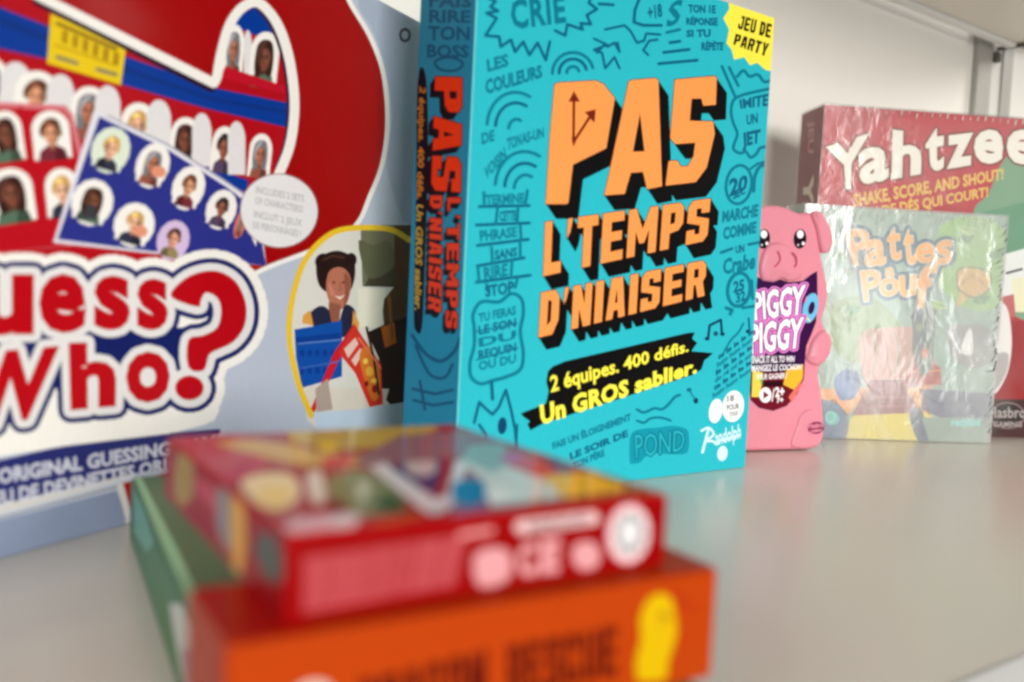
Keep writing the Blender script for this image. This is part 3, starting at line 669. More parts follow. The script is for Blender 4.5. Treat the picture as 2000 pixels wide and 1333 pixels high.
a.stroke([(582,672),(664,664)], 3, (90,130,200)); a.stroke([(586,720),(666,706)], 3, (60,100,180)); a.stroke([(700,660),(744,720)], 3, (240,120,90)); a.poly(ell(714,706,5,6,0,8), (250,210,90)); a.poly(ell(730,744,6,5,0,8), (250,200,80)); a.poly(ell(716,750,4,6,0,8), (120,20,20))
a.stroke(catmull([(608,812),(585,756),(569,692),(565,630),(575,566),(598,505),(642,460),(690,446),(760,448),(800,470)], 7, False), 11, (238, 196, 40))
# blue band with the small lines under the logo
a.part('front_panel')
a.poly([(-300,980),(0,899),(128,870),(330,846),(430,838),(430,900),(256,926),(0,986),(-300,1070)], (40, 44, 108))
a.poly([(-300,1070),(0,986),(256,926),(262,934),(0,1004),(-300,1090)], (206, 204, 202)); a.stroke([(-100,1042),(0,1012),(240,948)], 3, (120, 116, 112))
a.poly([(-300,1100),(0,1016),(228,958),(246,1006),(244,1042),(0,1110),(-300,1180)], (132, 144, 172)); a.poly([(228,948),(240,944),(256,1008),(246,1016)], (214, 212, 208)); a.poly([(240,944),(330,924),(330,990),(256,1000)], (166, 16, 20))
a.poly([(246,1012),(330,990),(330,1040),(246,1040)], (206,204,200))
a.text('THE ORIGINAL GUESSING GAME', ((-80,930),(440,846),(440,870),(-78,958)), (206, 208, 222), off=0.035)
a.text('LE JEU DE DEVINETTES ORIGINAL', ((-60,972),(420,878),(420,898),(-58,1000)), (206, 208, 222), off=0.035)
# logo
a.part('title_lettering')
LRED = (184, 4, 20)
def bx(x0, y0, x1, y1, sl=0.0): return ((x0, y0), (x1, y0 + sl), (x1, y1 + sl), (x0, y1))
LG = [('G', bx(-190,505,-62,678,2)), ('u', bx(-46,536,66,656,0)), ('e', bx(76,536,168,652,-2)), ('s', bx(184,540,254,646,-2)), ('s', bx(268,546,328,646,-2)),
      ('W', ((-70,692),(116,676),(96,814),(-62,838))), ('h', ((134,670),(228,668),(226,794),(138,802))), ('o', bx(246,688,332,788,-2))]
QM = catmull([(336,578),(352,552),(386,534),(424,532),(462,552),(480,592),(480,634),(462,664),(432,682),(410,690),(402,708),(392,722),(368,720)], 3)[:-3]
QM = [(334,580),(352,552),(384,534),(424,530),(460,550),(480,592),(478,636),(456,668),(424,684),(408,694),(398,724),(368,718),(368,664),(396,656),(424,640),(432,608),(424,582),(402,572),(392,588),(386,600)]
QD = ell(370,758,28,24,0,20)
cut = catmull(QM, 3); QE = list(zip(cut, cut[1:] + cut[:1])); DE = list(zip(QD, QD[1:] + QD[:1]))
G = []
for ch, q in LG:
    Tt, Ee = a._txt(ch, True, 0.045, 3, 0.0); f = quad_map(q); G.append(([[f(*p) for p in t] for t in Tt], [(f(*e0), f(*e1)) for e0, e1 in Ee]))
G.append(([cut], QE)); G.append(([QD], DE))
a.stroke([(-200,900),(-60,872),(128,842),(330,818),(400,800)], 58, WHT)
for wd, oc in ((84, WHT), (50, NAVY), (30, (228, 226, 226))):
    for Tt, Ee in G: a.edges(Ee, wd, oc, 11); a.polys(Tt, oc)
    if wd == 50: a.poly([(-100,640),(380,640),(400,700),(380,760),(-100,760)], NAVY)
for Tt, Ee in G: a.polys(Tt, LRED)
gb.finish(a, 'front_panel', gm)

# ================================================================== dice game box at the back right (red, wrapped)
ym = lambda c: mat(c, rough=0.35, coat=0.2, grain=0.06, bump=0.02, scale=500)
yb = Box('game_box', (0.24384, 0.74972, 0), 0.09989, 0.267, 0.0442, 0.267, ym((134, 22, 34)), 0.0009)
tag(yb.root, 'square red game box in clear wrap with white title, farthest back right', 'game box')
YR = (176, 34, 48)
a = yb.art('front', YR)
a.rnd([(1600,300),(1700,240),(1900,230),(2100,260),(2100,420),(1800,400),(1650,440)], (184, 46, 58), 4)
a.rnd([(1990,300),(1930,380),(1900,420),(1900,560),(2100,640),(2200,400)], (120, 160, 130), 4)
a.poly([(1940,560),(2060,540),(2060,590),(1940,600)], (196, 180, 150)); a.poly([(1900,420),(2060,380),(2060,480),(1940,520)], (96, 150, 118))
a.poly([(1950,500),(2060,470),(2060,560),(1958,580)], (226, 228, 226)); a.stroke([(1966,534),(1996,526)], 5, (60, 60, 66)); a.poly([(1976,545),(2060,530),(2060,610),(1980,610)], (226, 224, 190))
a.poly([(1958,580),(1980,575),(1984,620),(1962,620)], (186, 90, 90))
a.poly([(1900,640),(2100,610),(2100,850),(1900,850)], (150, 8, 18)); a.poly([(1900,780),(2100,780),(2100,870),(1900,870)], (60, 4, 10))
a.rnd([(1940,590),(1966,600),(1976,660),(1970,720),(1952,760),(1936,770),(1900,760),(1900,600)], (226, 224, 222)); a.rnd([(1940,700),(1968,690),(1966,726),(1946,760),(1930,760)], (176, 172, 170), 4)
a.poly(ell(1968,812,34,26,0,20), (30, 8, 10)); a.stroke(ell(1968,812,33,25,0,20), 2, (150, 130, 130), closed=True)
a.text('Hasbro', ((1930,796),(2004,796),(2004,816),(1930,816)), (170, 160, 158), off=0.02); a.text('GAMING', ((1940,824),(1996,824),(1996,834),(1940,834)), (170, 160, 158), off=0.02)
a.part('title_lettering')
WT = (236, 232, 222)
YG = [('Y', ((1614,288),(1696,262),(1676,366),(1638,372))), ('a', ((1676,292),(1738,284),(1734,352),(1680,362))), ('h', ((1744,254),(1800,262),(1798,340),(1742,350))),
      ('t', ((1806,256),(1846,248),(1842,332),(1812,336))), ('z', ((1850,266),(1900,260),(1898,322),(1850,330))), ('e', ((1902,256),(1960,252),(1958,318),(1904,322))), ('e', ((1966,254),(2026,254),(2024,320),(1968,322))), ('!', ((2034,210),(2056,212),(2056,320),(2036,320)))]
a.glyphs(YG, WT, ((9, (110, 14, 26)), (2, (226, 206, 170)),), 0.032)
a.text('SHAKE, SCORE, AND SHOUT!', ((1666,380),(1960,330),(1960,350),(1668,404)), (228, 196, 90), off=0.03)
a.text('JEU DE DÉS QUI COURT!', ((1680,410),(1930,366),(1930,384),(1682,430)), (228, 196, 90), off=0.03)
yb.finish(a, 'front_panel', ym)
a = yb.art('left', (126, 14, 26))
a.part('side_lettering')
a.text('YAHTZEE', ((1588,340),(1586,700),(1566,700),(1570,342)), (222, 200, 180), off=0.04)
a.text('JEU', ((1590,232),(1588,300),(1578,300),(1580,236)), (190, 120, 120), off=0.03)
yb.finish(a, 'side_panel', ym)
F1 = film('crinkled_film', (0.03, 0.17), 40, 0.45, 0.002, 0.03, patch=9)
wr = bevel_box('shrink_wrap', (-0.267 / 2 - 0.0012, -0.0221 - 0.0012, 0.0002), (0.267 / 2 + 0.0012, 0.0221 + 0.0012, 0.2682), F1, yb.root, 0.0006)

# ================================================================== green and yellow card game box (wrapped)
pm = lambda c: mat(c, rough=0.35, coat=0.1, grain=0.06, bump=0.02, scale=500)
pth = 0.10252; PU = Vector((math.cos(pth), math.sin(pth), 0))
pb = Box('game_box', Vector((0.3865, 0.7264, 0)) - PU * 0.166, pth, 0.166, 0.034, 0.1815, pm((160, 172, 156)), 0.0008)
tag(pb.root, 'square pale green game box in crinkled clear wrap, standing right of the pink pig', 'game box')
a = pb.art('front', (150, 176, 160))
a.rnd([(1840,440),(1940,430),(1990,520),(1950,600),(1880,600),(1830,540)], (150, 192, 116), 4)
a.rnd([(1620,600),(1700,580),(1760,640),(1740,700),(1640,700)], (136, 160, 104), 4); a.rnd([(1600,430),(1650,470),(1640,560),(1590,580)], (140, 178, 160), 4)
a.rnd([(1870,530),(1900,524),(1932,536),(1930,566),(1900,580),(1872,566)], (214, 176, 100), 4); a.rnd([(1868,600),(1880,560),(1890,580)], (214, 176, 100), 3)
a.rnd([(1680,660),(1740,640),(1800,650),(1830,740),(1790,780),(1700,770)], (196, 150, 134), 4)
a.poly([(1700,744),(1790,744),(1816,812),(1664,816)], (150, 88, 84)); a.poly([(1792,700),(1836,716),(1840,752),(1760,752)], (176, 70, 54)); a.stroke([(1768,728),(1836,724)], 3, (214, 140, 70))
a.poly([(1664,812),(1816,806),(1850,870),(1640,870)], (222, 204, 62)); a.poly([(1600,760),(1700,758),(1666,800),(1650,816),(1600,800)], (232, 156, 60)); a.poly([(1770,760),(1812,752),(1804,800),(1826,820),(1796,800)], (232, 166, 60))
a.rnd([(1590,790),(1630,786),(1656,816),(1654,850),(1640,880),(1590,880)], (72, 108, 140), 4); a.rnd([(1780,830),(1778,806),(1796,796),(1808,820),(1826,826),(1816,850),(1826,880),(1794,862)], (84, 96, 116), 4)
a.poly([(1800,760),(1950,770),(1950,820),(1836,816),(1800,800)], (104, 108, 128)); a.poly([(1800,816),(1950,816),(1950,880),(1820,880)], (140, 158, 146)); a.rnd([(1630,740),(1660,720),(1680,740),(1670,776),(1640,780)], (70, 110, 160), 4)
a.poly([(1790,600),(1830,600),(1820,720),(1800,740),(1780,680)], (96, 112, 92)); a.rnd([(1780,620),(1800,600),(1806,650),(1796,700)], (66, 84, 92), 3); a.poly(ell(1806,690,8,10,0,10), (214, 120, 60)); a.poly(ell(1796,640,8,8,0,10), (130,150,80))
a.rnd([(1900,640),(1886,680),(1876,690),(1892,700),(1904,680)], (232, 232, 228), 4); a.stroke(catmull([(1858,660),(1880,690),(1910,686),(1940,660)], 4, False), 3, (90, 96, 96)); a.rnd([(1850,640),(1880,636),(1930,640),(1944,700),(1900,720),(1860,700)], (150, 150, 146), 3); a.rnd([(1896,640),(1878,676),(1882,692),(1900,690)], (235, 235, 232), 3)
a.stroke([(1856,652),(1876,690)], 5, (230,230,230)); a.rnd([(1640,820),(1632,806),(1614,806),(1614,826),(1630,830)], (90, 190, 180), 3); a.stroke(ell(1622,815,9,10,0,12), 3, (130, 220, 206), closed=True)
LN = (52, 70, 66)
for px, py, s_ in ((1870,470,1),(1910,455,-1),(1930,500,1),(1860,520,-1),(1636,500,1),(1620,560,-1),(1648,610,1),(1900,590,1),(1850,600,-1)):
    a.rnd([(px,py),(px+14*s_,py-12),(px+34*s_,py-10),(px+20*s_,py+6)], (96,150,84) if s_ > 0 else (176,206,132), 3); a.stroke([(px,py),(px+30*s_,py-9)], 1.6, (60,104,64))
for k in range(5): a.stroke(catmull([(1660+k*22,650),(1668+k*22,690),(1660+k*22,730)], 3, False), 2.2, (150,110,92) if k % 2 else (110,140,110))
a.stroke(catmull([(1872,566),(1870,530),(1900,522),(1934,536),(1930,568),(1900,582),(1872,566)], 4, False), 2.2, LN); a.stroke([(1878,556),(1900,536),(1926,560)], 2, (150,120,70))
a.stroke([(1664,814),(1700,744),(1790,744),(1816,810)], 2.4, (110,60,60)); a.stroke([(1686,776),(1804,776)], 2, (180,120,110)); a.stroke([(1676,794),(1810,794)], 2, (180,120,110))
a.stroke(catmull([(1780,620),(1800,600),(1808,650),(1796,704),(1812,730)], 4, False), 2.6, (40,50,50)); a.stroke([(1600,786),(1630,782),(1656,812)], 2.4, LN); a.stroke([(1800,770),(1836,790),(1900,780),(1944,790)], 2.4, (70,74,96))
a.part('title_lettering')
OR2, TL_ = (240, 170, 70), (54, 104, 122)
PG = [('P', ((1648,450),(1698,446),(1696,512),(1668,520))), ('a', ((1692,470),(1730,466),(1730,518),(1688,522))), ('t', ((1732,446),(1758,444),(1760,508),(1736,510))), ('t', ((1764,450),(1782,446),(1790,516),(1768,520))),
      ('e', ((1788,478),(1824,472),(1826,512),(1790,516))), ('s', ((1828,474),(1860,466),(1860,512),(1830,520))), ('a', ((1730,524),(1746,522),(1746,540),(1730,541))),
      ('P', ((1680,530),(1722,526),(1716,584),(1688,590))), ('o', ((1718,544),(1756,542),(1756,576),(1718,582))), ('u', ((1756,540),(1788,536),(1788,576),(1758,582))), ('f', ((1790,520),(1832,516),(1816,600),(1786,604)))]
a.glyphs(PG, OR2, ((17, TL_), (2.5, (240, 226, 190))), 0.025)
a.part('publisher_mark'); a.text('redykid', ((1858,818),(1914,818),(1914,832),(1858,832)), (120, 216, 212), off=0.03)
pb.finish(a, 'front_panel', pm)
F2 = film('milky_film', (0.20, 0.42), 36, 0.6, 0.003, 0.07, stretch=(1, 1, 0.6), patch=15)
pw = bevel_box('shrink_wrap', (-0.083 - 0.0012, -0.017 - 0.0014, 0.0002), (0.083 + 0.0012, 0.017 + 0.0012, 0.1828), F2, pb.root, 0.0006)
# folds of gathered film along the seams
def folds(name, parent, side_pts, m):
    me = bpy.data.meshes.new(name); V = []; Fc_ = []
    for (x, y, z, dx, dz, w_) in side_pts:
        k = len(V); V += [(x, y, z), (x + dx, y - 0.0006, z + dz), (x + dx + w_ * .6, y - 0.0012, z + dz + w_ * .6), (x + w_, y - 0.0003, z + w_)]; Fc_.append((k, k + 1, k + 2, k + 3))
    me.from_pydata(V, [], Fc_); me.materials.append(m); return link(name, me, parent)
rr = random.Random(3)
PL = []
for i in range(46): PL.append((0.0825 - rr.random() * 0.002, -0.0188, 0.012 + i * 0.0036 + rr.random() * 0.001, -0.001 - rr.random() ** 2 * 0.007, -0.002 - rr.random() * 0.003, 0.0007 + rr.random() * 0.0004))
folds('wrap_seam', pb.root, PL, mat((70, 78, 74), rough=0.25))
PL = []
for i in range(60): PL.append((-0.08 + i * 0.0027, -0.0188, 0.181 - rr.random() * 0.004, -0.001 - rr.random() * 0.002, -0.001 - rr.random() ** 2 * 0.009, 0.0004 + rr.random() * 0.0006))
folds('wrap_crimp', pb.root, PL, mat((220, 222, 218), rough=0.2))
PL = []
for i in range(40): PL.append((-0.128 + i * 0.0066, -0.0236, 0.2655 - rr.random() * 0.002, -0.0008, -0.0015 - rr.random() * 0.003, 0.0006 + rr.random() * 0.0006))
folds('wrap_crimp', yb.root, PL, mat((235, 225, 220), rough=0.2))

# ================================================================== pig-shaped game box
PINKC = (222, 138, 155)
pgm = lambda c: mat(c, rough=0.38, coat=0.1, grain=0.05, bump=0.02, scale=500)
gth2 = 0.387; GU = Vector((math.cos(gth2), math.sin(gth2), 0))
pg = Box('pig_shaped_box', Vector((0.168, 0.6296, 0)), gth2, 0.0625, 0.030, 0.173, None)
tag(pg.root, 'pink pig-shaped snack card game box with open mouth, standing beside the turquoise box', 'game box')
def pl(p, off=0.0): l = pg.hit(p, 'front', off); return (l.x, l.z)
OUTP = [(1452,887),(1500,884),(1572,880),(1600,872),(1609,848),(1611,815),(1606,765),(1601,728),(1611,703),(1622,681),(1622,660),(1612,638),(1608,622),(1616,598),(1619,567),(1613,532),(1606,500),(1602,460),(1597,430),(1584,416),(1566,417),(1550,411),(1533,404),(1512,401),(1490,403),(1472,412),(1460,440),(1452,500),(1447,560),(1444,640),(1441,700),(1447,760),(1446,840)]
cs = catmull(OUTP, 4); o2 = [pl(p) for p in cs]
mz = min(p[1] for p in o2); o2 = [(p[0], max(0.0006, p[1])) for p in o2]
if sum(p[0] * q[1] - q[0] * p[1] for p, q in zip(o2, o2[1:] + o2[:1])) < 0: o2.reverse()
def inset(P, d):
    N = len(P); R = []
    for i in range(N):
        ax, ay = P[i - 2]; bx_, by = P[(i + 2) % N]; tx, ty = bx_ - ax, by - ay; L = math.hypot(tx, ty) or 1
        R.append((P[i][0] - ty / L * d, P[i][1] + tx / L * d))
    return R
def extr(name, P, y_front, y_back, rad, m, parent, dome=0.0, steps=5):
    """outline with a rounded front rim; y grows away from the viewer"""
    bm = bmesh.new(); rings = []
    prof = [(0.0, y_back)] + [(rad * (1 - math.cos(t * math.pi / 2 / steps)), y_front + rad * (1 - math.sin(t * math.pi / 2 / steps))) for t in range(steps + 1)]
    for d, y in prof:
        Q = inset(P, d) if d > 1e-7 else P
        rings.append([bm.verts.new((x, y, z)) for x, z in Q])
    N = len(P)
    for A, Bq in zip(rings, rings[1:]):
        for i in range(N): bm.faces.new((A[i], A[(i + 1) % N], Bq[(i + 1) % N], Bq[i]))
    if dome:
        last = [(v.co.x, v.co.z) for v in rings[-1]]; cx = sum(p[0] for p in last) / N; cz = sum(p[1] for p in last) / N; prev = rings[-1]
        for k in (0.75, 0.5, 0.25):
            h = dome * math.sqrt(1 - k * k); R = [bm.verts.new((cx + (p[0] - cx) * k, y_front - h, cz + (p[1] - cz) * k)) for p in last]
            for i in range(N): bm.faces.new((prev[i], prev[(i + 1) % N], R[(i + 1) % N], R[i]))
            prev = R
        cv = bm.verts.new((cx, y_front - dome * 1.02, cz))
        for i in range(N): bm.faces.new((prev[i], prev[(i + 1) % N], cv))
    else: bm.faces.new(rings[-1])
    bm.faces.new(list(reversed(rings[0])))
    bmesh.ops.recalc_face_normals(bm, faces=bm.faces)
    me = bpy.data.meshes.new(name); bm.to_mesh(me); bm.free(); me.materials.append(m)
    for p in me.polygons: p.use_smooth = len(p.vertices) < 12
    return link(name, me, parent)
def ccw(P):
    if sum(p[0] * q[1] - q[0] * p[1] for p, q in zip(P, P[1:] + P[:1])) < 0: P = P[::-1]
    return P
YF = -0.015
body = extr('body', o2, YF, 0.015, 0.0032, pgm(PINKC), pg.root)
def relief(name, pts, h, rad, c=PINKC, par=None, n=4, dome=0.0):
    return extr(name, ccw([pl(p) for p in catmull(pts, n)]), YF - h, YF + 0.001, rad, pgm(c), par or body, dome)
ear = relief('ear', [(1584,416),(1598,413),(1611,430),(1621,454),(1622,474),(1616,492),(1604,494),(1598,476),(1592,446),(1585,428)], 0.0035, 0.0030)
relief('ear', [(1466,416),(1478,412),(1484,430),(1478,470),(1462,500),(1448,494),(1450,456),(1458,430)], 0.0035, 0.0028)
sn = relief('snout', [(1486,546),(1482,520),(1494,484),(1516,474),(1538,482),(1560,508),(1566,534),(1556,546),(1538,550),(1524,544),(1510,551),(1496,550)], 0.0030, 0.0030, dome=0.0012)
arm = relief('arm', [(1577,690),(1584,668),(1598,650),(1610,646),(1620,660),(1620,682),(1610,704),(1596,714),(1580,710),(1573,700)], 0.0034, 0.0032, dome=0.0008)
leg = relief('leg', [(1545,872),(1548,852),(1556,832),(1562,812),(1578,800),(1596,804),(1606,826),(1606,852),(1598,868),(1572,876)], 0.0016, 0.0018)
def flat(name, items, off, par):
    def t2(p): l = pg.hit(p, 'front', off) * 1000; return (l.x, l.z)
    A = Art(t2)
    for kind, args in items: getattr(A, kind)(*args[0], **args[1])
    return A.build(lambda v: (v[0] / 1000, -pg.D / 2 - off, v[1] / 1000), par, pgm, name, False, (0, -1, 0))[name]
P_ = lambda f, *a_, **k: (f, (a_, k))
MD, MG = (54, 14, 66), (206, 96, 190)
mouth = [(1476,540),(1491,547),(1510,552),(1524,546),(1541,552),(1569,549),(1584,537),(1596,530)] + [(1597,583),(1594,629),(1585,653),(1575,676),(1572,711),(1570,739),(1557,770),(1537,793),(1510,803),(1483,797),(1467,782),(1462,740),(1462,600),(1470,556)]
flat('mouth_label', [
    P_('poly', mouth, MD), P_('poly', [(1466,730),(1571,724),(1570,740),(1557,769),(1537,792),(1510,802),(1484,796),(1468,781)], (110, 14, 36)),
    P_('poly', ell(1583,602,15,30,14,18), (110, 186, 226)), P_('poly', ell(1585,602,6,13,14,12), MD), P_('stroke', [(1572,590),(1576,580)], 2.5, (230, 110, 160)), P_('stroke', [(1574,618),(1582,628)], 2.5, (240,226,120)),
    P_('poly', [(1536,722),(1569,712),(1568,738),(1556,764),(1530,752)], (240, 178, 50)), P_('poly', [(1470,724),(1490,728),(1484,776),(1468,776)], (238, 206, 80)), P_('poly', [(1482,740),(1490,736),(1488,756)], (120, 190, 90)), P_('poly', [(1540,776),(1562,746),(1566,752),(1546,786)], (226, 110, 96)),
    P_('text', 'PIGGY', ((1469,574),(1574,559),(1568,612),(1474,624)), (246, 244, 246), off=0.035, outline=((11, (226, 130, 206)), (5, (150, 50, 140)),)),
    P_('text', 'PIGGY', ((1464,636),(1571,622),(1564,677),(1466,690)), (246, 244, 246), off=0.035, outline=((11, (226, 130, 206)), (5, (150, 50, 140)),)),
    P_('text', 'SNACK IT ALL TO WIN', ((1468,696),(1552,696),(1551,707),(1468,710)), (244, 240, 244), off=0.03), P_('text', 'MANGEZ LE COCHON', ((1468,714),(1566,712),(1564,722),(1468,726)), (244, 240, 244), off=0.03), P_('text', 'POUR GAGNER !', ((1478,732),(1538,729),(1536,739),(1478,742)), (244, 240, 244), off=0.03),
    P_('poly', [(1492,746),(1528,744),(1528,754),(1492,756)], (40, 6, 22)), P_('poly', ell(1495,772,12,15,0,18), (246, 244, 246)), P_('poly', [(1491,764),(1502,772),(1491,780)], (120, 20, 60)), P_('stroke', [(1512,760),(1508,784)], 2, (246, 244, 246)),
    P_('text', '2+', ((1514,758),(1532,756),(1532,774),(1514,775)), (246, 244, 246), off=0.04), P_('text', '7+', ((1517,778),(1530,776),(1530,786),(1517,787)), (246, 244, 246), off=0.04)], 0.0006, body)
for cx, sgn in ((1563, 1), (1492, 1)):
    flat('eye', [P_('poly', ell(cx,467,12,19,4,24), (30, 12, 26)), P_('poly', ell(cx,458,6.5,8,0,16), (244, 240, 242)), P_('poly', ell(cx + 6,476,3,3.6,0,10), (244, 240, 242)), P_('poly', ell(cx - 4,479,2,2.4,0,8), (210, 190, 210))], 0.0008, body)
CR = (196, 78, 108)
flat('nostril', [P_('stroke', catmull([(1520,492),(1524,504),(1521,514),(1514,521)], 4, False), 3, CR)], 0.0046, sn)
flat('nostril', [P_('stroke', catmull([(1548,494),(1555,502),(1556,514),(1553,522)], 4, False), 3, CR)], 0.0046, sn)
flat('oval_mark', [P_('poly', ell(1594,836,16,12,-8,20), (140, 50, 84)), P_('text', 'Hasbro', ((1580,828),(1608,826),(1608,834),(1580,837)), (236, 150, 172), off=0.02), P_('text', 'GAMING', ((1583,840),(1605,838),(1605,843),(1583,846)), (236, 150, 172), off=0.02)], 0.0020, leg)

# ================================================================== the stack in front: green box, orange box, red box
stk = lambda c: mat(c, rough=0.35, coat=0.05, grain=0.06, bump=0.02, scale=600)
# green box, bottom
gd = Vector((0.461, -0.8875, 0)); gn = Vector((0.8875, 0.461, 0)); GC = Vector((-0.1406, 0.3426, 0)) - gd * 0.018
GLn = 0.246; gth3 = math.atan2(gn.y, gn.x)
grb = Box('game_box', GC + gd * GLn, gth3, 0.094, GLn, 0.0243, mat((100, 158, 122), rough=0.32, coat=0.2, grain=0.08, bump=0.02, scale=600), 0.0016)
tag(grb.root, 'flat green game box lying at the bottom of the blurred front stack', 'game box')
a = grb.art('top', (82, 118, 70))
a.poly([(200,860),(262,930),(300,1020),(352,1140),(420,1333),(460,1500),(500,1500),(430,1250),(350,1080),(290,960),(250,880)], (150, 202, 152))
a.rnd([(560,1300),(500,1200),(430,1180),(470,1300)], (150,170,120), 3)
grb.finish(a, 'lid', stk)
a = grb.art('left', (70, 122, 88))
a.poly([(262,960),(280,990),(300,1060),(286,1080),(262,1040)], (110, 170, 150)); a.poly([(330,1180),(356,1180),(392,1300),(400,1400),(372,1400),(350,1290)], (196, 200, 190)); a.poly([(352,1270),(372,1270),(392,1380),(370,1380)], (150, 130, 140)); a.poly([(300,1120),(320,1160),(350,1330),(330,1330)], (70, 120, 70))
grb.finish(a, 'side_panel', stk)
# orange box, middle
OP = Vector((-0.0431, 0.1413, 0.0245)); OQ = Vector((0.0475, 0.1956, 0.0245)); oth = math.atan2(OQ.y - OP.y, OQ.x - OP.x)
orb = Box('game_box', OP, oth, (OQ - OP).length, 0.029, 0.0245, stk((166, 50, 4)), 0.0009)
tag(orb.root, 'thick orange box with dark capitals and yellow figure, middle of the front stack', 'game box')
a = orb.art('front', (176, 60, 8))
a.part('title_lettering')
a.word('RESCUE', ((990,1262),(1206,1222),(1206,1318),(992,1366)), (90, 16, 6), (176, 60, 8), None, .16)
a.word('DRAGON', ((700,1330),(952,1268),(950,1372),(702,1430)), (90, 16, 6), (176, 60, 8), None, .16)
a.part('yellow_figure')
a.rnd([(1262,1178),(1276,1164),(1294,1160),(1312,1170),(1318,1196),(1322,1230),(1316,1262),(1306,1290),(1300,1326),(1270,1330),(1246,1330),(1242,1290),(1252,1250),(1250,1210)], (210, 170, 6)); a.rnd([(1310,1150),(1330,1164),(1360,1186),(1350,1194),(1322,1180)], (170, 48, 12), 3); a.poly(ell(1298,1204,14,8,30,10), (176, 130, 16)); a.poly(ell(1288,1224,16,6,-20,10), (200, 160, 16))
a.part('white_mark'); a.poly(ell(612,1352,36,20,-10,16), (214, 190, 178))
orb.finish(a, 'front_panel', stk)
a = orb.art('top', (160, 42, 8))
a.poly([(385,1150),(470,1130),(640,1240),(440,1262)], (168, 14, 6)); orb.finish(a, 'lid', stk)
# red box, top
RP = Vector((-0.03603, 0.15048, 0.0491)); rth = 0.55994
rb = Box('game_box', RP, rth, 0.08469, 0.09836, 0.0155, stk((176, 4, 12)), 0.0009)
tag(rb.root, 'glossy red card game box with colourful lid, topmost of the front stack', 'game box')
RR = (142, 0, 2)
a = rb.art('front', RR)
a.part('small_print')
for k in range(8): a.text('CHOKING HAZARD SMALL PARTS NOT FOR CHILDREN UNDER 3', ((592,1092 + k * 13.6),(912 - k * 3,1046 + k * 12.5),(912 - k * 3,1054 + k * 12.5),(592,1101 + k * 13.6)), (196, 92, 98), off=0.06)
a.stroke([(900,1046),(960,1036)], 10, (232,150,150))
for pts in ([(930,1082),(966,1070),(994,1080),(998,1120),(978,1140),(940,1146),(926,1120)], [(1120,1070),(1140,1058),(1164,1064),(1172,1090),(1160,1110),(1134,1112),(1120,1096)]): a.rnd(pts, (214, 150, 154), 4)
a.glyphs([('C', ((1010,1066),(1048,1056),(1050,1124),(1012,1130))), ('E', ((1058,1052),(1096,1050),(1092,1118),(1054,1122)))], (216, 150, 154), (), 0.06)
a.stroke([(1018,1030),(1158,1012)], 26, (226, 190, 190)); a.text('RANDOLPH', ((1032,1020),(1148,1006),(1148,1022),(1032,1037)), (110, 96, 96), off=0.04)
a.part('round_logo')
a.poly(ell(1228,1043,42,58,6,28), (238, 190, 196)); a.poly(ell(1230,1043,33,47,6,26), (206, 204, 204)); a.stroke(ell(1230,1043,22,32,6,20), 5, (130, 126, 128), closed=True); a.poly(ell(1230,1038,9,14,0,12), (236, 234, 234))
for k in range(8): a.poly(ell(1230 + 27 * math.cos(k * .785), 1043 + 38 * math.sin(k * .785), 4, 5, 0, 8), (90, 86, 88))
a.part('front_panel')
rb.finish(a, 'front_panel', stk)
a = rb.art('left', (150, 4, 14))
a.rnd([(352,880),(372,876),(378,960),(352,990),(338,940)], (160, 130, 60), 3); a.rnd([(424,960),(446,956),(452,1060),(446,1080),(424,1030)], (140, 132, 130), 3)
a.rnd([(452,970),(474,976),(480,1060),(470,1120),(456,1110)], (222, 160, 62), 3); a.rnd([(500,1052),(530,1040),(548,1080),(552,1130),(530,1140),(504,1096)], (84, 92, 84), 4)
a.poly([(380,930),(420,950),(424,1010),(384,960)], (186, 60, 76))
rb.finish(a, 'side_panel', stk)
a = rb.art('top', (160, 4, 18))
a.rnd([(340,850),(470,846),(520,900),(470,944),(390,930)], (196, 40, 60), 3)
a.rnd([(420,864),(520,862),(640,884),(740,890),(850,868),(850,886),(740,908),(600,910),(480,884)], (216, 170, 84), 3)
a.poly([(560,836),(800,822),(860,836),(780,872),(640,880),(570,862)], (200, 164, 60)); a.rnd([(620,866),(650,862),(660,876),(636,884)], (236, 196, 20), 3); a.poly([(540,830),(700,824),(690,834),(560,844)], (90, 60, 100))
a.poly([(780,850),(930,842),(1010,862),(900,890),(720,916),(690,900)], (150, 100, 110)); a.rnd([(630,898),(680,888),(690,904),(640,914)], (214, 16, 34), 3)
a.rnd([(470,944),(500,928),(560,926),(582,946),(580,974),(548,994),(514,990),(490,972)], (242, 212, 150), 4); a.rnd([(500,960),(560,950),(566,980),(530,994)], (240, 200, 96), 3)
a.rnd([(600,926),(628,924),(636,976),(618,986),(602,966)], (232, 222, 206), 3)
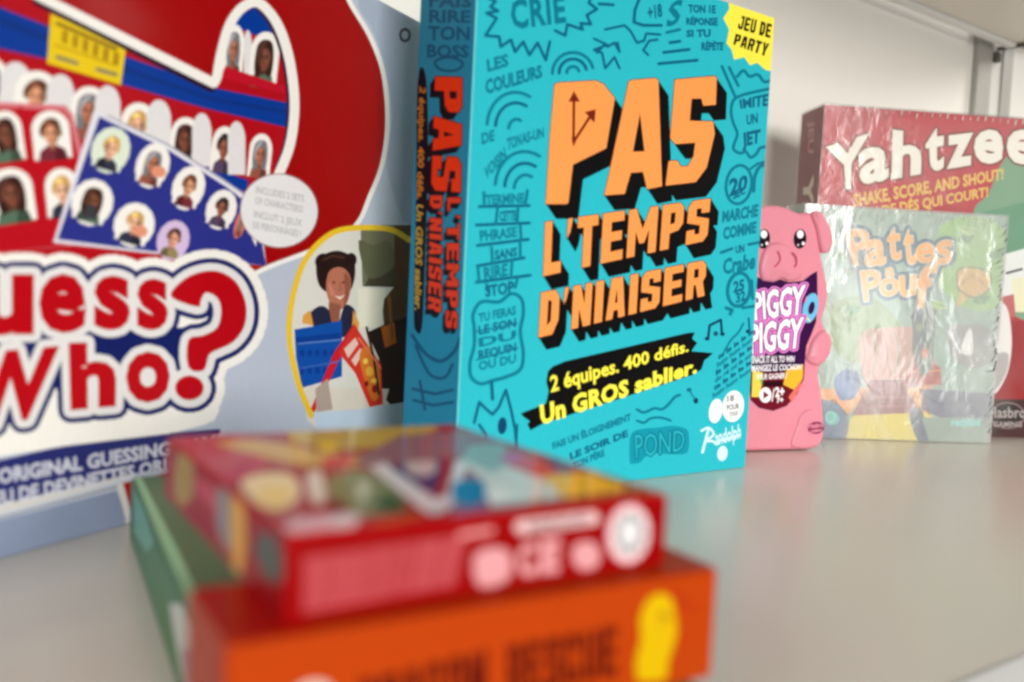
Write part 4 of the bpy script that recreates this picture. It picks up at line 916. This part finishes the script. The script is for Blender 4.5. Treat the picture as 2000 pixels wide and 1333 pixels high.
a.rnd([(640,940),(690,920),(740,930),(790,976),(784,998),(720,1006),(670,1000),(644,970)], (128, 136, 90), 4); a.poly([(724,990),(756,964),(796,984),(780,1002)], (36, 80, 24)); a.rnd([(640,984),(668,980),(680,998),(656,1008)], (110, 30, 26), 3); a.rnd([(700,944),(722,940),(716,976),(700,970)], (196, 196, 166), 3)
a.poly([(720,912),(752,904),(850,976),(872,968),(890,900),(916,900),(880,990),(850,1006),(826,996)], (228, 222, 224))
a.poly([(760,912),(866,900),(850,962),(828,960)], (44, 36, 104)); a.rnd([(790,906),(850,900),(846,926),(810,930)], (206, 186, 186), 3)
a.rnd([(884,946),(910,936),(940,940),(950,964),(938,984),(900,988),(882,970)], (10, 98, 160), 4)
a.poly([(900,904),(960,900),(1110,952),(1110,980),(960,992),(944,940)], (216, 220, 214)); a.poly([(920,870),(980,866),(1010,900),(960,924),(900,896)], (150, 180, 176)); a.rnd([(950,960),(980,950),(1000,974),(960,984)], (240, 238, 232), 3)
a.rnd([(980,890),(1030,890),(1090,904),(1100,920),(1050,930),(1010,916)], (208, 30, 60), 3); a.poly([(984,884),(1020,888),(1010,906),(976,898)], (196, 80, 150)); a.poly([(1040,890),(1080,896),(1130,916),(1100,922)], (70, 50, 110))
a.poly([(1060,930),(1180,920),(1250,944),(1200,962),(1110,980),(1090,964)], (246, 190, 6)); a.poly([(1150,922),(1200,926),(1270,950),(1230,954)], (116, 100, 30))
a.rnd([(550,1034),(600,1010),(690,1004),(700,1020),(640,1040),(570,1052)], (238, 196, 204), 3); a.rnd([(650,1012),(694,1004),(690,1030),(656,1036)], (240, 224, 226), 3); a.poly([(720,1020),(820,1000),(830,1006),(740,1030)], (214, 96, 30)); a.poly([(540,1060),(700,1036),(860,1000),(1298,950),(1298,966),(860,1020),(560,1075)], RR)
a.poly([(884,996),(960,984),(956,994),(888,1006)], (150, 30, 110))
rb.finish(a, 'lid', lambda c: mat(c, rough=0.35, coat=0.50, grain=0.05, bump=0.02, scale=400, spec=0.06))
